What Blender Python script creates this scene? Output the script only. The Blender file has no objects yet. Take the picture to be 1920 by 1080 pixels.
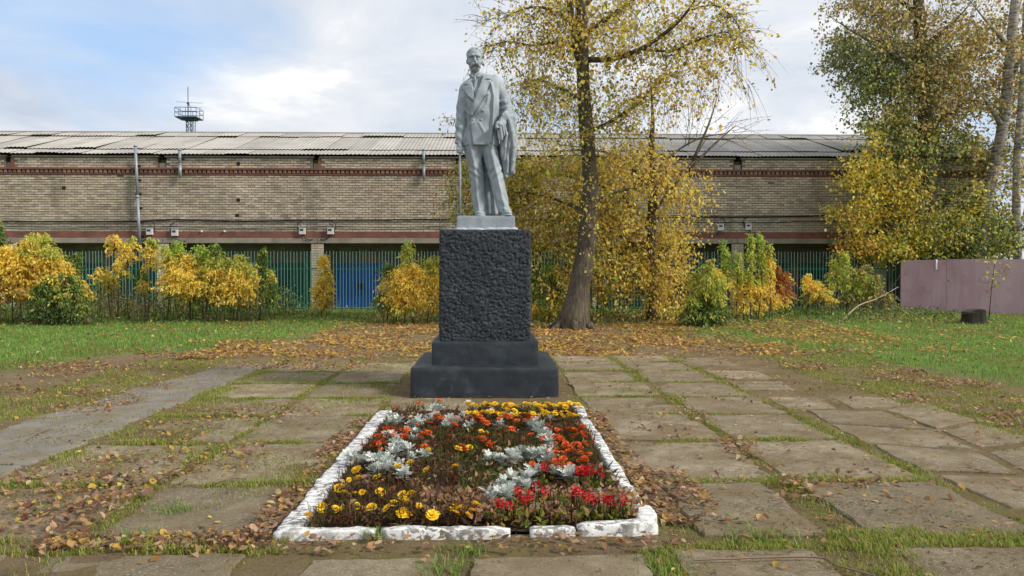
import bpy, bmesh, math, random
import numpy as np
from mathutils import Vector, Matrix, Euler

sc = bpy.context.scene
C = sc.collection
R = math.radians
random.seed(7)
rng = np.random.default_rng(11)

# ------------------------------------------------------------------ camera
CAM = Vector((0.0, 0.0, 1.6))
FPX = 1400.0                                  # focal length in pixels of the 1920-wide photograph
cd = bpy.data.cameras.new('camera')
cam = bpy.data.objects.new('camera', cd)
C.objects.link(cam)
cam.location = CAM
cam.rotation_euler = (R(90 - 1.02), 0, R(-1.39))
cd.sensor_width = 36.0
cd.lens = 36.0 * FPX / 1920.0
cd.clip_start = 0.05
cd.clip_end = 6000
sc.camera = cam
CAMR = Euler((R(90 - 1.02), 0, R(-1.39))).to_matrix()

# ------------------------------------------------------------------ sky
SUN_EL, SUN_AZ = 35.0, 112.0     # azimuth: degrees clockwise from +Y (the view direction) towards +X
w = bpy.data.worlds.new('World')
sc.world = w
w.use_nodes = True
nt = w.node_tree
N, L = nt.nodes, nt.links
N.clear()
out = N.new('ShaderNodeOutputWorld')
bg = N.new('ShaderNodeBackground')
bg.inputs['Strength'].default_value = 0.10
L.new(bg.outputs[0], out.inputs[0])
sky = N.new('ShaderNodeTexSky')
sky.sky_type = 'NISHITA'
sky.sun_disc = False
sky.sun_elevation = R(SUN_EL)
sky.sun_rotation = R(SUN_AZ)
sky.air_density = 1.0
sky.dust_density = 1.2
tc = N.new('ShaderNodeTexCoord')
sep = N.new('ShaderNodeSeparateXYZ')
L.new(tc.outputs['Generated'], sep.inputs[0])
def wmath(op, a, b=None, clamp=False):
    n = N.new('ShaderNodeMath'); n.operation = op; n.use_clamp = clamp
    for i, v in enumerate((a, b)):
        if v is None: continue
        if isinstance(v, (int, float)): n.inputs[i].default_value = v
        else: L.new(v, n.inputs[i])
    return n.outputs[0]
zc = wmath('ADD', wmath('MAXIMUM', sep.outputs[2], 0.0), 0.16)
comb = N.new('ShaderNodeCombineXYZ')
L.new(wmath('DIVIDE', sep.outputs[0], zc), comb.inputs[0])
L.new(wmath('DIVIDE', sep.outputs[1], zc), comb.inputs[1])
def wnoise(scale, detail, rough, off, dist=0.0):
    m = N.new('ShaderNodeMapping'); m.inputs['Location'].default_value = off
    L.new(comb.outputs[0], m.inputs[0])
    n = N.new('ShaderNodeTexNoise')
    n.inputs['Scale'].default_value = scale; n.inputs['Detail'].default_value = detail
    n.inputs['Roughness'].default_value = rough; n.inputs['Distortion'].default_value = dist
    L.new(m.outputs[0], n.inputs['Vector'])
    return n.outputs['Fac']
def wramp(fac, stops):
    r = N.new('ShaderNodeValToRGB')
    e = r.color_ramp.elements
    while len(e) < len(stops): e.new(0.5)
    for el, (p, c) in zip(e, stops):
        el.position = p; el.color = (*c, 1)
    L.new(fac, r.inputs[0])
    return r.outputs[0]
cover = wramp(wnoise(0.8, 6, 0.52, (3.1, 7.7, 0), 0.5), [(0.27, (0, 0, 0)), (0.46, (1, 1, 1))])
tone = wramp(wnoise(1.25, 10, 0.58, (1.3, 2.2, 0), 0.5), [(0.30, (3.1, 3.5, 4.2)), (0.45, (3.9, 4.2, 4.65)), (0.56, (4.6, 4.75, 5.0)), (0.66, (6.2, 6.15, 6.1))])
bs = N.new('ShaderNodeMixRGB'); bs.blend_type = 'MULTIPLY'; bs.inputs[0].default_value = 1
L.new(sky.outputs[0], bs.inputs[1]); bs.inputs[2].default_value = (1.0, 1.0, 1.0, 1)
pal = N.new('ShaderNodeMixRGB'); pal.inputs[0].default_value = 0.55
L.new(bs.outputs[0], pal.inputs[1]); pal.inputs[2].default_value = (2.3, 3.5, 5.4, 1)
mx = N.new('ShaderNodeMixRGB')
L.new(cover, mx.inputs[0]); L.new(pal.outputs[0], mx.inputs[1]); L.new(tone, mx.inputs[2])
L.new(mx.outputs[0], bg.inputs[0])

# ------------------------------------------------------------------ sun through thin cloud
sl = bpy.data.lights.new('sun', 'SUN')
sl.energy = 2.1
sl.angle = R(10)
sl.color = (1.0, 0.93, 0.82)
sun = bpy.data.objects.new('sun', sl)
C.objects.link(sun)
sd = Vector((math.sin(R(SUN_AZ)) * math.cos(R(SUN_EL)), math.cos(R(SUN_AZ)) * math.cos(R(SUN_EL)), math.sin(R(SUN_EL))))
sun.rotation_euler = sd.to_track_quat('Z', 'Y').to_euler()
sun.location = (30, -10, 25)

vs = sc.view_settings
vs.view_transform = 'Standard'
vs.look = 'None'
vs.gamma = 1.0
vs.use_curve_mapping = False
vs.exposure = 0.92

# ------------------------------------------------------------------ pixel helpers (photograph pixels to the place they show)
def ray(px, py):
    d = Vector(((px - 960) / FPX, -(py - 540) / FPX, -1.0))
    return CAMR @ d
def P(px, py, Y):
    """the point at depth Y behind photograph pixel (px, py)"""
    d = ray(px, py)
    return CAM + d * (Y / d.y)
def G(px, py, z=0.0):
    """the point of the level z behind photograph pixel (px, py)"""
    d = ray(px, py)
    return CAM + d * ((z - CAM.z) / d.z)
def gz(x, y):
    t = np.clip((np.asarray(y, float) - 13.5) / 13.0, 0, 1)
    return 0.2 * t * t * (3 - 2 * t)

# ------------------------------------------------------------------ numpy noise
def _hash(ix, iy, iz, seed):
    h = (ix.astype(np.int64) * 374761393 + iy.astype(np.int64) * 668265263 + iz.astype(np.int64) * 2147483647 + seed * 1274126177) & 0xFFFFFFFF
    h = ((h ^ (h >> 13)) * 1274126177) & 0xFFFFFFFF
    h = h ^ (h >> 16)
    return (h & 0xFFFF) / 65535.0
def vnoise(p, seed=0):
    p = np.asarray(p, float)
    i = np.floor(p).astype(np.int64); f = p - i
    u = f * f * (3 - 2 * f)
    r = 0
    for dx in (0, 1):
        for dy in (0, 1):
            for dz in (0, 1):
                wgt = (u[..., 0] if dx else 1 - u[..., 0]) * (u[..., 1] if dy else 1 - u[..., 1]) * (u[..., 2] if dz else 1 - u[..., 2])
                r = r + wgt * _hash(i[..., 0] + dx, i[..., 1] + dy, i[..., 2] + dz, seed)
    return r
NROT = np.array(Euler((0.7, 0.5, 0.9)).to_matrix())
def fbm(p, octs=4, seed=0, gain=0.5):
    p = np.asarray(p, float)
    a, s, t = 1.0, 0.0, 0.0
    for o in range(octs):
        p = p @ NROT
        s = s + a * vnoise(p * (2 ** o) + 17.3 * o, seed + o)
        t += a; a *= gain
    return s / t
def n2(x, y, scale=1.0, octs=4, seed=0):
    x = np.asarray(x, float); y = np.asarray(y, float)
    return fbm(np.stack([x * scale, y * scale, np.zeros_like(x) + 0.37], -1), octs, seed)

# ------------------------------------------------------------------ objects
def srgb(r, g, b):
    f = lambda c: (c / 255 / 12.92) if c / 255 <= 0.04045 else ((c / 255 + 0.055) / 1.055) ** 2.4
    return (f(r), f(g), f(b))
def props(o, label=None, cat=None, group=None, kind=None):
    for k, v in (('label', label), ('category', cat), ('group', group), ('kind', kind)):
        if v: o[k] = v
    return o
def thing(name, loc=(0, 0, 0), label=None, cat=None, group=None, kind=None, rz=0):
    o = bpy.data.objects.new(name, None)
    C.objects.link(o)
    o.location = loc
    o.rotation_euler = (0, 0, rz)
    o.empty_display_size = 0.2
    return props(o, label, cat, group, kind)
def link(name, me, mat=None, parent=None, loc=None):
    o = bpy.data.objects.new(name, me)
    C.objects.link(o)
    if mat is not None and not me.materials: me.materials.append(mat)
    if parent is not None: o.parent = parent
    if loc is not None: o.location = loc
    return o
def mesh_np(name, verts, faces, col=None, smooth=False):
    """verts (n,3); faces (m,3|4) array or list of index tuples; col (n,3) colour of each vertex"""
    me = bpy.data.meshes.new(name)
    verts = np.asarray(verts, np.float32)
    if isinstance(faces, np.ndarray):
        m, k = faces.shape
        me.vertices.add(len(verts)); me.vertices.foreach_set('co', verts.ravel())
        me.loops.add(m * k); me.loops.foreach_set('vertex_index', faces.astype(np.int32).ravel())
        me.polygons.add(m); me.polygons.foreach_set('loop_start', np.arange(0, m * k, k, dtype=np.int32))
        me.update(calc_edges=True)
    else:
        me.from_pydata(verts.tolist(), [], [tuple(f) for f in faces]); me.update()
    if col is not None:
        a = me.color_attributes.new('Col', 'FLOAT_COLOR', 'POINT')
        c4 = np.ones((len(verts), 4), np.float32); c4[:, :3] = np.asarray(col, np.float32)
        a.data.foreach_set('color', c4.ravel())
    if smooth: me.polygons.foreach_set('use_smooth', [True] * len(me.polygons))
    return me
class MB:
    """collects boxes, tubes and quads for one mesh"""
    def __init__(s): s.v, s.f, s.c = [], [], []
    def add(s, vs_, fs_, col=None):
        b = len(s.v)
        s.v += [tuple(v) for v in vs_]; s.f += [tuple(i + b for i in f) for f in fs_]
        s.c += [col or (1, 1, 1)] * len(vs_)
        return s
    def box(s, x0, x1, y0, y1, z0, z1, col=None):
        v = [(x0, y0, z0), (x1, y0, z0), (x1, y1, z0), (x0, y1, z0), (x0, y0, z1), (x1, y0, z1), (x1, y1, z1), (x0, y1, z1)]
        return s.add(v, [(0, 3, 2, 1), (4, 5, 6, 7), (0, 1, 5, 4), (1, 2, 6, 5), (2, 3, 7, 6), (3, 0, 4, 7)], col)
    def tube(s, pts, rad, n=8, col=None, cap=True):
        pts = [Vector(p) for p in pts]
        if not isinstance(rad, (list, tuple)): rad = [rad] * len(pts)
        b = len(s.v); prev = None
        for i, p in enumerate(pts):
            t = (pts[min(i + 1, len(pts) - 1)] - pts[max(i - 1, 0)])
            t = t.normalized() if t.length > 1e-9 else Vector((0, 0, 1))
            if prev is None:
                a = Vector((1, 0, 0)) if abs(t.x) < 0.8 else Vector((0, 1, 0))
                u = t.cross(a).normalized()
            else:
                u = (prev - t * prev.dot(t)).normalized()
            prev = u; q = t.cross(u)
            for k in range(n):
                an = 2 * math.pi * k / n
                s.v.append(tuple(p + (u * math.cos(an) + q * math.sin(an)) * rad[i]))
                s.c.append(col or (1, 1, 1))
        for i in range(len(pts) - 1):
            for k in range(n):
                k2 = (k + 1) % n
                s.f.append((b + i * n + k, b + i * n + k2, b + (i + 1) * n + k2, b + (i + 1) * n + k))
        if cap:
            s.f.append(tuple(b + k for k in reversed(range(n))))
            e = b + (len(pts) - 1) * n
            s.f.append(tuple(e + k for k in range(n)))
        return s
    def mesh(s, name, smooth=False, col=False):
        return mesh_np(name, np.array(s.v), s.f, np.array(s.c) if col else None, smooth)
    def build(s, name, mat, parent=None, smooth=False, col=False, loc=None, bevel=0):
        o = link(name, s.mesh(name, smooth, col), mat, parent, loc)
        if bevel:
            m = o.modifiers.new('bevel', 'BEVEL'); m.width = bevel; m.segments = 2
        return o
def copy_tree(o, parent=None):
    c = o.copy(); C.objects.link(c); c.parent = parent
    for ch in list(o.children): copy_tree(ch, c)
    return c

# ------------------------------------------------------------------ materials
class NT:
    def __init__(s, m): s.t = m.node_tree; s.N = s.t.nodes; s.L = s.t.links
    def n(s, kind, **kw):
        x = s.N.new(kind)
        for k, v in kw.items(): setattr(x, k, v)
        return x
    def pos(s, scale=(1, 1, 1)):
        g = s.n('ShaderNodeNewGeometry'); m = s.n('ShaderNodeMapping'); m.inputs['Scale'].default_value = scale
        s.L.new(g.outputs['Position'], m.inputs[0]); return m.outputs[0]
    def noise(s, scale, detail=4, rough=0.55, vec=None, dist=0.0):
        x = s.n('ShaderNodeTexNoise'); x.inputs['Scale'].default_value = scale; x.inputs['Detail'].default_value = detail
        x.inputs['Roughness'].default_value = rough; x.inputs['Distortion'].default_value = dist
        s.L.new(vec if vec is not None else s.pos(), x.inputs['Vector']); return x.outputs['Fac']
    def ramp(s, fac, stops):
        r = s.n('ShaderNodeValToRGB'); e = r.color_ramp.elements
        while len(e) < len(stops): e.new(0.5)
        for el, (p, c) in zip(e, stops):
            el.position = p; el.color = (c, c, c, 1) if isinstance(c, (int, float)) else (*c, 1)
        s.L.new(fac, r.inputs[0]); return r.outputs[0]
    def mix(s, fac, a, b, blend='MIX'):
        m = s.n('ShaderNodeMixRGB', blend_type=blend)
        for i, v in enumerate((fac, a, b)):
            if isinstance(v, (int, float)): m.inputs[i].default_value = v if i == 0 else (v, v, v, 1)
            elif isinstance(v, tuple): m.inputs[i].default_value = (*v, 1)
            else: s.L.new(v, m.inputs[i])
        return m.outputs[0]
    def bump(s, h, strength, dist, nrm=None):
        b = s.n('ShaderNodeBump'); b.inputs['Strength'].default_value = strength; b.inputs['Distance'].default_value = dist
        s.L.new(h, b.inputs['Height'])
        if nrm is not None: s.L.new(nrm, b.inputs['Normal'])
        return b.outputs[0]
def new_mat(name):
    m = bpy.data.materials.new(name); m.use_nodes = True
    t = NT(m); b = t.N['Principled BSDF']
    return m, t, b
def simple(name, col, rough=0.7, var=0.25, scale=4.0, bump=0.0, bscale=40.0, bdist=0.01, metal=0.0, attr=False, dirt=None, dirt_amt=0.5, dscale=1.5, spec=0.3):
    m, t, b = new_mat(name)
    if attr:
        a = t.n('ShaderNodeVertexColor', layer_name='Col'); base = a.outputs[0]
    else:
        base = tuple(col)
    n1 = t.ramp(t.noise(scale, 6, 0.6), [(0.25, 1 - var), (0.75, 1 + var)])
    c = t.mix(1.0, base, n1, 'MULTIPLY')
    if dirt is not None:
        f = t.ramp(t.noise(dscale, 7, 0.65), [(0.45, 0.0), (0.68, dirt_amt)])
        c = t.mix(f, c, tuple(dirt))
    t.L.new(c, b.inputs['Base Color'])
    b.inputs['Roughness'].default_value = rough
    b.inputs['Metallic'].default_value = metal
    b.inputs['Specular IOR Level'].default_value = spec
    if bump:
        t.L.new(t.bump(t.noise(bscale, 5, 0.6), bump, bdist), b.inputs['Normal'])
    return m
def leaf_mat(name, trans=0.48, rough=0.55):
    m, t, b = new_mat(name)
    a = t.n('ShaderNodeVertexColor', layer_name='Col')
    b.inputs['Roughness'].default_value = rough
    b.inputs['Specular IOR Level'].default_value = 0.25
    t.L.new(a.outputs[0], b.inputs['Base Color'])
    tr = t.n('ShaderNodeBsdfTranslucent'); t.L.new(a.outputs[0], tr.inputs['Color'])
    mxs = t.n('ShaderNodeMixShader'); mxs.inputs[0].default_value = trans
    o = t.N['Material Output']
    t.L.new(b.outputs[0], mxs.inputs[1]); t.L.new(tr.outputs[0], mxs.inputs[2]); t.L.new(mxs.outputs[0], o.inputs[0])
    return m

def leaves_mesh(name, pos, axis, nrm, length, width, col, fold=0.25):
    """many small leaves: each a folded rhombus of two triangles"""
    pos = np.asarray(pos, float); n = len(pos)
    axis = axis / np.maximum(np.linalg.norm(axis, axis=1, keepdims=True), 1e-9)
    side = np.cross(axis, nrm); side /= np.maximum(np.linalg.norm(side, axis=1, keepdims=True), 1e-9)
    up = np.cross(side, axis)
    length = np.broadcast_to(np.asarray(length, float), (n,))[:, None]; width = np.broadcast_to(np.asarray(width, float), (n,))[:, None]
    mid = pos + axis * length * 0.42 + up * width * fold
    v = np.stack([pos, mid - side * width * 0.5 - up * width * fold, pos + axis * length, mid + side * width * 0.5 - up * width * fold], 1).reshape(-1, 3)
    i = np.arange(n)[:, None] * 4
    f = np.concatenate([i + np.array([[0, 1, 2]]), i + np.array([[0, 2, 3]])], 1).reshape(-1, 3)
    c = np.repeat(np.asarray(col, float), 4, axis=0)
    return mesh_np(name, v, f, c)
def leaves6_mesh(name, pos, axis, nrm, length, width, col, fold=0.25, curl=0.0):
    """ovate leaves: two quads folded along the midrib, tip bent by curl"""
    pos = np.asarray(pos, float); n = len(pos)
    axis = axis / np.maximum(np.linalg.norm(axis, axis=1, keepdims=True), 1e-9)
    side = np.cross(axis, nrm); side /= np.maximum(np.linalg.norm(side, axis=1, keepdims=True), 1e-9)
    up = np.cross(side, axis)
    L_ = np.broadcast_to(np.asarray(length, float), (n,))[:, None]; W = np.broadcast_to(np.asarray(width, float), (n,))[:, None]
    f_ = np.broadcast_to(np.asarray(fold, float), (n,))[:, None]; c_ = np.broadcast_to(np.asarray(curl, float), (n,))[:, None]
    pt = lambda t, s: pos + axis * L_ * t + side * W * s + up * (W * f_ * abs(s) * 2 + L_ * c_ * t * t)
    v = np.stack([pt(0, 0), pt(.32, -.5), pt(.72, -.36), pt(1, 0), pt(.70, .38), pt(.30, .5)], 1).reshape(-1, 3)
    i = np.arange(n)[:, None] * 6
    f = np.concatenate([i + np.array([[0, 1, 2, 3]]), i + np.array([[0, 3, 4, 5]])], 1).reshape(-1, 4)
    return mesh_np(name, v, f, np.repeat(np.asarray(col, float), 6, axis=0))
def unit(n, r=rng):
    a = r.normal(size=(n, 3)); return a / np.linalg.norm(a, axis=1, keepdims=True)
# ================================================================== ground, slabs, asphalt
m_ground, t, b = new_mat('ground_soil')
pz = t.pos()
soil = t.mix(t.ramp(t.noise(2.2, 8, 0.65), [(0.3, 0), (0.7, 1)]), srgb(108, 92, 70), srgb(154, 134, 106))
soil = t.mix(t.ramp(t.noise(150, 3, 0.7), [(0.45, 0), (0.6, 0.6)]), soil, srgb(70, 60, 44))
soil = t.mix(t.ramp(t.noise(26, 5, 0.6), [(0.35, 0), (0.75, 0.55)]), soil, srgb(150, 130, 100))
moss = t.mix(t.noise(18, 5, 0.6), srgb(92, 92, 46), srgb(128, 122, 66))
c = t.mix(t.ramp(t.noise(0.9, 8, 0.62), [(0.48, 0.0), (0.64, 0.7)]), soil, moss)
gv = t.n('ShaderNodeVertexColor', layer_name='Col')           # red: how much lawn grows here
sp = t.n('ShaderNodeSeparateColor'); t.L.new(gv.outputs[0], sp.inputs[0])
turf = t.mix(t.noise(9, 6, 0.6), srgb(84, 108, 50), srgb(124, 146, 72))
c = t.mix(sp.outputs[0], c, turf)
t.L.new(c, b.inputs['Base Color'])
b.inputs['Roughness'].default_value = 0.95; b.inputs['Specular IOR Level'].default_value = 0.1
t.L.new(t.bump(t.noise(70, 8, 0.75), 1.0, 0.03), b.inputs['Normal'])

m_slab, t, b = new_mat('slab_concrete')
inf = t.n('ShaderNodeObjectInfo')
base = t.mix(t.ramp(t.noise(3.0, 8, 0.65), [(0.3, 0), (0.72, 1)]), srgb(132, 121, 102), srgb(186, 175, 154))
tint = t.ramp(inf.outputs['Random'], [(0.0, srgb(205, 200, 190)), (1.0, srgb(255, 250, 240))])
base = t.mix(1.0, base, tint, 'MULTIPLY')
base = t.mix(1.0, base, t.ramp(t.noise(9, 8, 0.7, dist=0.6), [(0.28, 0.68), (0.5, 1.0), (0.75, 1.12)]), 'MULTIPLY')
sand = t.ramp(t.noise(140, 3, 0.7), [(0.35, 0.72), (0.7, 1.16)])
base = t.mix(1.0, base, sand, 'MULTIPLY')
peb = t.ramp(t.noise(60, 2, 0.5), [(0.60, 0.0), (0.66, 0.6)])
base = t.mix(peb, base, srgb(186, 178, 160))
mud = t.ramp(t.noise(1.7, 9, 0.68, dist=0.4), [(0.42, 0.0), (0.62, 0.9)])
base = t.mix(mud, base, srgb(122, 106, 80))
mos = t.ramp(t.noise(2.6, 9, 0.7, vec=t.pos((1, 1.0, 1))), [(0.60, 0.0), (0.70, 0.75)])
base = t.mix(mos, base, srgb(98, 98, 50))
crk = t.n('ShaderNodeTexVoronoi', feature='DISTANCE_TO_EDGE'); crk.inputs['Scale'].default_value = 1.1
nv = t.n('ShaderNodeTexNoise'); nv.inputs['Scale'].default_value = 3.0; nv.inputs['Detail'].default_value = 4
t.L.new(pz if False else t.pos(), nv.inputs['Vector'])
mxv = t.mix(0.22, t.pos(), nv.outputs['Color']); t.L.new(mxv, crk.inputs['Vector'])
ck = t.ramp(crk.outputs['Distance'], [(0.0, 1.0), (0.008, 0.0)])
ck = t.mix(1.0, ck, t.ramp(t.noise(0.8, 3), [(0.5, 0), (0.6, 0.7)]), 'MULTIPLY')
base = t.mix(ck, base, srgb(60, 52, 40))
t.L.new(base, b.inputs['Base Color'])
b.inputs['Roughness'].default_value = 0.9; b.inputs['Specular IOR Level'].default_value = 0.2
t.L.new(t.bump(t.noise(80, 8, 0.78), 0.9, 0.016), b.inputs['Normal'])
m_asph = simple('old_asphalt', srgb(124, 118, 108), 0.9, 0.25, 2.0, 0.6, 110, 0.01, dirt=srgb(112, 98, 70), dirt_amt=1.0, dscale=2.4, spec=0.35)

def lawn_amount(x, y):
    """1 where turf grows, 0 on the paved square; y is depth"""
    x = np.asarray(x, float); y = np.asarray(y, float)
    n = n2(x, y, 0.55, 4, 5) - 0.5
    left = (-6.3 - x) * 0.8 + np.clip((y - 15.2) * 0.55, -3.5, 2.4) + n * 3.2
    left = np.where(x < -1.0, left, -5)
    right = (x - 6.2) * 0.55 + np.clip((y - 13.0) * 0.22, -1.2, 1.5) + n * 2.6
    right = np.where(x > 2.5, right, -5)
    back = (y - 22.5) * 0.6 + n * 2
    return np.clip(np.maximum(np.maximum(left, right), back), 0, 1)
def ground_h(x, y):
    h = gz(x, y)
    n = n2(x, y, 1.3, 4, 3) - 0.5
    near = np.clip((16 - np.asarray(y, float)) / 4, 0, 1)
    side = np.where(np.asarray(x) < -1.2, -0.004, -0.006)     # the left half is more overgrown
    return h + near * (n * 0.055 + side) + (1 - near) * n * 0.12 + 0.04 * lawn_amount(x, y)
def axis_pts(segs):
    a = []
    for lo, hi, st in segs: a += list(np.arange(lo, hi, st))
    return np.array(a + [segs[-1][1]])
gx = axis_pts([(-400, -40, 30), (-40, -12, 0.7), (-12, -7, 0.16), (-7, 7, 0.06), (7, 12, 0.16), (12, 40, 0.7), (40, 400, 30)])
gy = axis_pts([(-40, -2, 4), (-2, 3, 0.5), (3, 12, 0.06), (12, 17, 0.12), (17, 30, 0.4), (30, 60, 3), (60, 1200, 60)])
X, Y = np.meshgrid(gx, gy, indexing='ij')
inbed = (X > -1.25) & (X < 0.95) & (Y > 4.62) & (Y < 8.6)
Z = ground_h(X, Y); Z = np.where(inbed, -0.06, Z)
inped = (np.abs(X + 0.12) < 0.9) & (np.abs(Y - 10.71) < 0.9)
Z = np.where(inped, -0.08, Z)
nx, ny = X.shape
idx = np.arange(nx * ny).reshape(nx, ny)
fq = np.stack([idx[:-1, :-1], idx[1:, :-1], idx[1:, 1:], idx[:-1, 1:]], -1).reshape(-1, 4)
lw = lawn_amount(X, Y).ravel()
me = mesh_np('ground', np.stack([X, Y, Z], -1).reshape(-1, 3), fq, np.stack([lw, lw, lw], -1), True)
props(link('ground', me, m_ground), 'worn earth and moss of the square running back into lawn', 'ground', kind='structure')

def slab(name, poly, mat, parent, top, thick=0.10, rough=0.045, seed=0, res=0.05, curl=0.0):
    """irregular slab: polygon outline broken up by noise, bevelled edge"""
    pts = []
    poly = [Vector((p[0], p[1], 0)) for p in poly]
    n = len(poly)
    rr = random.Random(seed)
    cen = sum(poly, Vector()) / n
    for i in range(n):
        a, b_ = poly[i], poly[(i + 1) % n]
        k = max(2, int((b_ - a).length / res))
        for j in range(k):
            p = a.lerp(b_, j / k)
            pts.append(p)
    arr = np.array([(p.x, p.y) for p in pts])
    j1 = n2(arr[:, 0] + seed * 3.1, arr[:, 1], 5.0, 3, seed) - 0.5
    j2 = n2(arr[:, 0], arr[:, 1] + seed * 1.7, 5.0, 3, seed + 9) - 0.5
    arr = arr + np.stack([j1, j2], 1) * rough * 2.2
    ce = arr.mean(0)
    d = arr - ce
    ln = np.linalg.norm(d, axis=1, keepdims=True)
    tz = lambda q: top + (n2(q[:, 0], q[:, 1], 1.7, 3, seed + 2) - 0.5) * 0.02 + curl * (q[:, 0] - ce[0])
    rings = []
    for inset, dz in ((0.0, -thick), (0.0, -0.012), (0.012, 0.0), (0.12, 0.002), (0.30, 0.003)):
        q = arr - d / np.maximum(ln, 1e-6) * np.minimum(inset, ln * 0.9)
        z = tz(q) + dz
        rings.append(np.column_stack([q, z]))
    k = len(arr)
    v = np.concatenate(rings + [np.array([[ce[0], ce[1], top]])])
    f = []
    for r_ in range(len(rings) - 1):
        for i in range(k):
            i2 = (i + 1) % k
            f.append((r_ * k + i, r_ * k + i2, (r_ + 1) * k + i2, (r_ + 1) * k + i))
    last = (len(rings) - 1) * k
    for i in range(k): f.append((last + i, last + (i + 1) % k, len(v) - 1))
    return link(name, mesh_np(name, v, f, None, False), mat, parent)
pav = thing('slab_pavement', (0, 0, 0), 'square of worn concrete slabs around the flower bed', 'pavement', kind='structure')
rows = [(2.6, 4.29), (4.52, 5.64), (5.75, 7.045), (7.14, 8.42), (8.50, 9.64), (9.72, 10.92), (11.0, 12.24), (12.33, 13.53), (13.62, 14.7)]
cols = {'A': (1.13, 2.205), 'B': (2.31, 3.36), 'L': (-2.47, -1.42), 'M': (-3.76, -2.575)}
k = 0
for cn, (x0, x1) in cols.items():
    for ri, (y0, y1) in enumerate(rows):
        k += 1
        rr = random.Random(k * 13)
        if cn in 'LM' and ri == 8: continue
        j = lambda s=0.03: rr.uniform(-s, s)
        xa, xb = x0, x1
        if cn == 'A' and ri == 1: xa, xb = 1.30, 2.03
        if ri == 0: xa, xb = {'A': (1.03, 1.85), 'B': (2.32, 3.3), 'L': (-2.45, -1.42), 'M': (-3.7, -2.75)}[cn]
        top = rr.uniform(0.002, 0.014) + (0.002 if cn in 'AB' else 0.001)
        if cn == 'M': top -= 0.003
        slab('slab', [(xa + j(), y0 + j()), (xb + j(), y0 + j()), (xb + j(), y1 + j()), (xa + j(), y1 + j())], m_slab, pav, top, seed=k, curl=rr.uniform(-.006, .006))
for (xa, xb, y0, y1) in ((-1.02, -0.32, 2.6, 4.18), (-0.12, 0.84, 2.6, 4.2), (-1.3, -0.3, 8.75, 9.6), (0.9, 1.02, 8.8, 8.9),
                         (-1.3, -0.2, 11.8, 12.6), (0.0, 1.02, 11.85, 12.7), (-1.3, -0.3, 12.8, 13.6), (-0.1, 1.0, 12.85, 13.7), (3.4, 4.3, 13.0, 14.2), (2.4, 3.3, 14.9, 15.7)):
    k += 1
    if xb - xa < 0.3: continue
    slab('slab', [(xa, y0), (xb, y0 + .02), (xb, y1), (xa, y1 - .02)], m_slab, pav, 0.012, seed=k)
# broken flags of the right-hand strip
brk = [[(3.52, 5.0), (4.5, 4.9), (4.45, 5.7), (3.55, 5.85)], [(4.6, 5.0), (5.5, 5.1), (5.4, 5.9), (4.55, 5.75)],
       [(3.5, 6.0), (4.2, 5.9), (4.35, 6.6), (3.55, 6.9)], [(4.3, 5.85), (5.3, 6.05), (5.15, 6.9), (4.45, 6.6)],
       [(3.52, 7.0), (4.4, 6.72), (4.5, 7.5), (3.6, 7.85)], [(4.5, 6.75), (5.25, 7.05), (5.2, 7.9), (4.58, 7.5)],
       [(3.6, 7.98), (4.5, 7.62), (4.55, 8.6), (3.7, 8.7)], [(4.6, 7.65), (5.3, 8.05), (5.35, 9.3), (4.65, 8.7)],
       [(3.5, 8.85), (4.1, 8.8), (4.2, 9.6), (3.55, 9.7)], [(3.45, 10.3), (4.15, 10.2), (4.3, 11.0), (3.5, 11.1)],
       [(4.3, 8.8), (4.9, 8.9), (5.3, 9.5), (4.4, 9.8)], [(3.4, 2.8), (4.4, 2.8), (4.3, 4.2), (3.45, 4.3)], [(3.5, 11.4), (4.3, 11.3), (4.35, 12.2), (3.5, 12.4)]]
for q in brk:
    k += 1
    slab('slab', q, m_slab, pav, random.uniform(0.002, 0.013), seed=k, rough=0.04)
asp = thing('asphalt_path', (0, 0, 0), 'strip of old grey asphalt along the left of the slabs', 'path', kind='structure')
for i, q in enumerate([[(-5.15, 4.4), (-3.92, 4.3), (-3.88, 6.25), (-5.1, 6.3)], [(-5.1, 6.36), (-3.88, 6.31), (-3.9, 8.7), (-5.05, 8.3)],
                       [(-5.05, 8.38), (-3.9, 8.76), (-3.92, 10.4), (-5.0, 10.6)], [(-4.95, 10.68), (-3.92, 10.46), (-3.92, 13.4), (-4.7, 13.1)]]):
    slab('asphalt_patch', q, m_asph, asp, 0.019 - 0.002 * i, seed=200 + i, rough=0.10, res=0.06)
# ================================================================== garage block behind
m_mortar = simple('mortar', srgb(112, 102, 93), 0.95, 0.3, 3.0, 0.3, 60, 0.01)
m_brick, t, b = new_mat('silicate_brick')
a = t.n('ShaderNodeVertexColor', layer_name='Col')
g1 = t.ramp(t.noise(0.55, 8, 0.65), [(0.28, 0.74), (0.62, 1.05)])
g2 = t.ramp(t.noise(14, 4, 0.6), [(0.3, 0.85), (0.7, 1.1)])
c = t.mix(1.0, t.mix(1.0, a.outputs[0], g1, 'MULTIPLY'), g2, 'MULTIPLY')
st = t.ramp(t.noise(1.0, 6, 0.6, vec=t.pos((1.1, 1, 0.16))), [(0.54, 0.0), (0.72, 0.5)])
c = t.mix(st, c, srgb(78, 70, 60))
t.L.new(c, b.inputs['Base Color']); b.inputs['Roughness'].default_value = 0.92
b.inputs['Specular IOR Level'].default_value = 0.15
t.L.new(t.bump(t.noise(45, 5, 0.65), 0.5, 0.01), b.inputs['Normal'])
m_red = simple('red_oxide_paint', srgb(126, 80, 70), 0.85, 0.3, 2.5, 0.3, 50, 0.01, dirt=srgb(92, 68, 60), dirt_amt=0.8, dscale=2.2)
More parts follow.
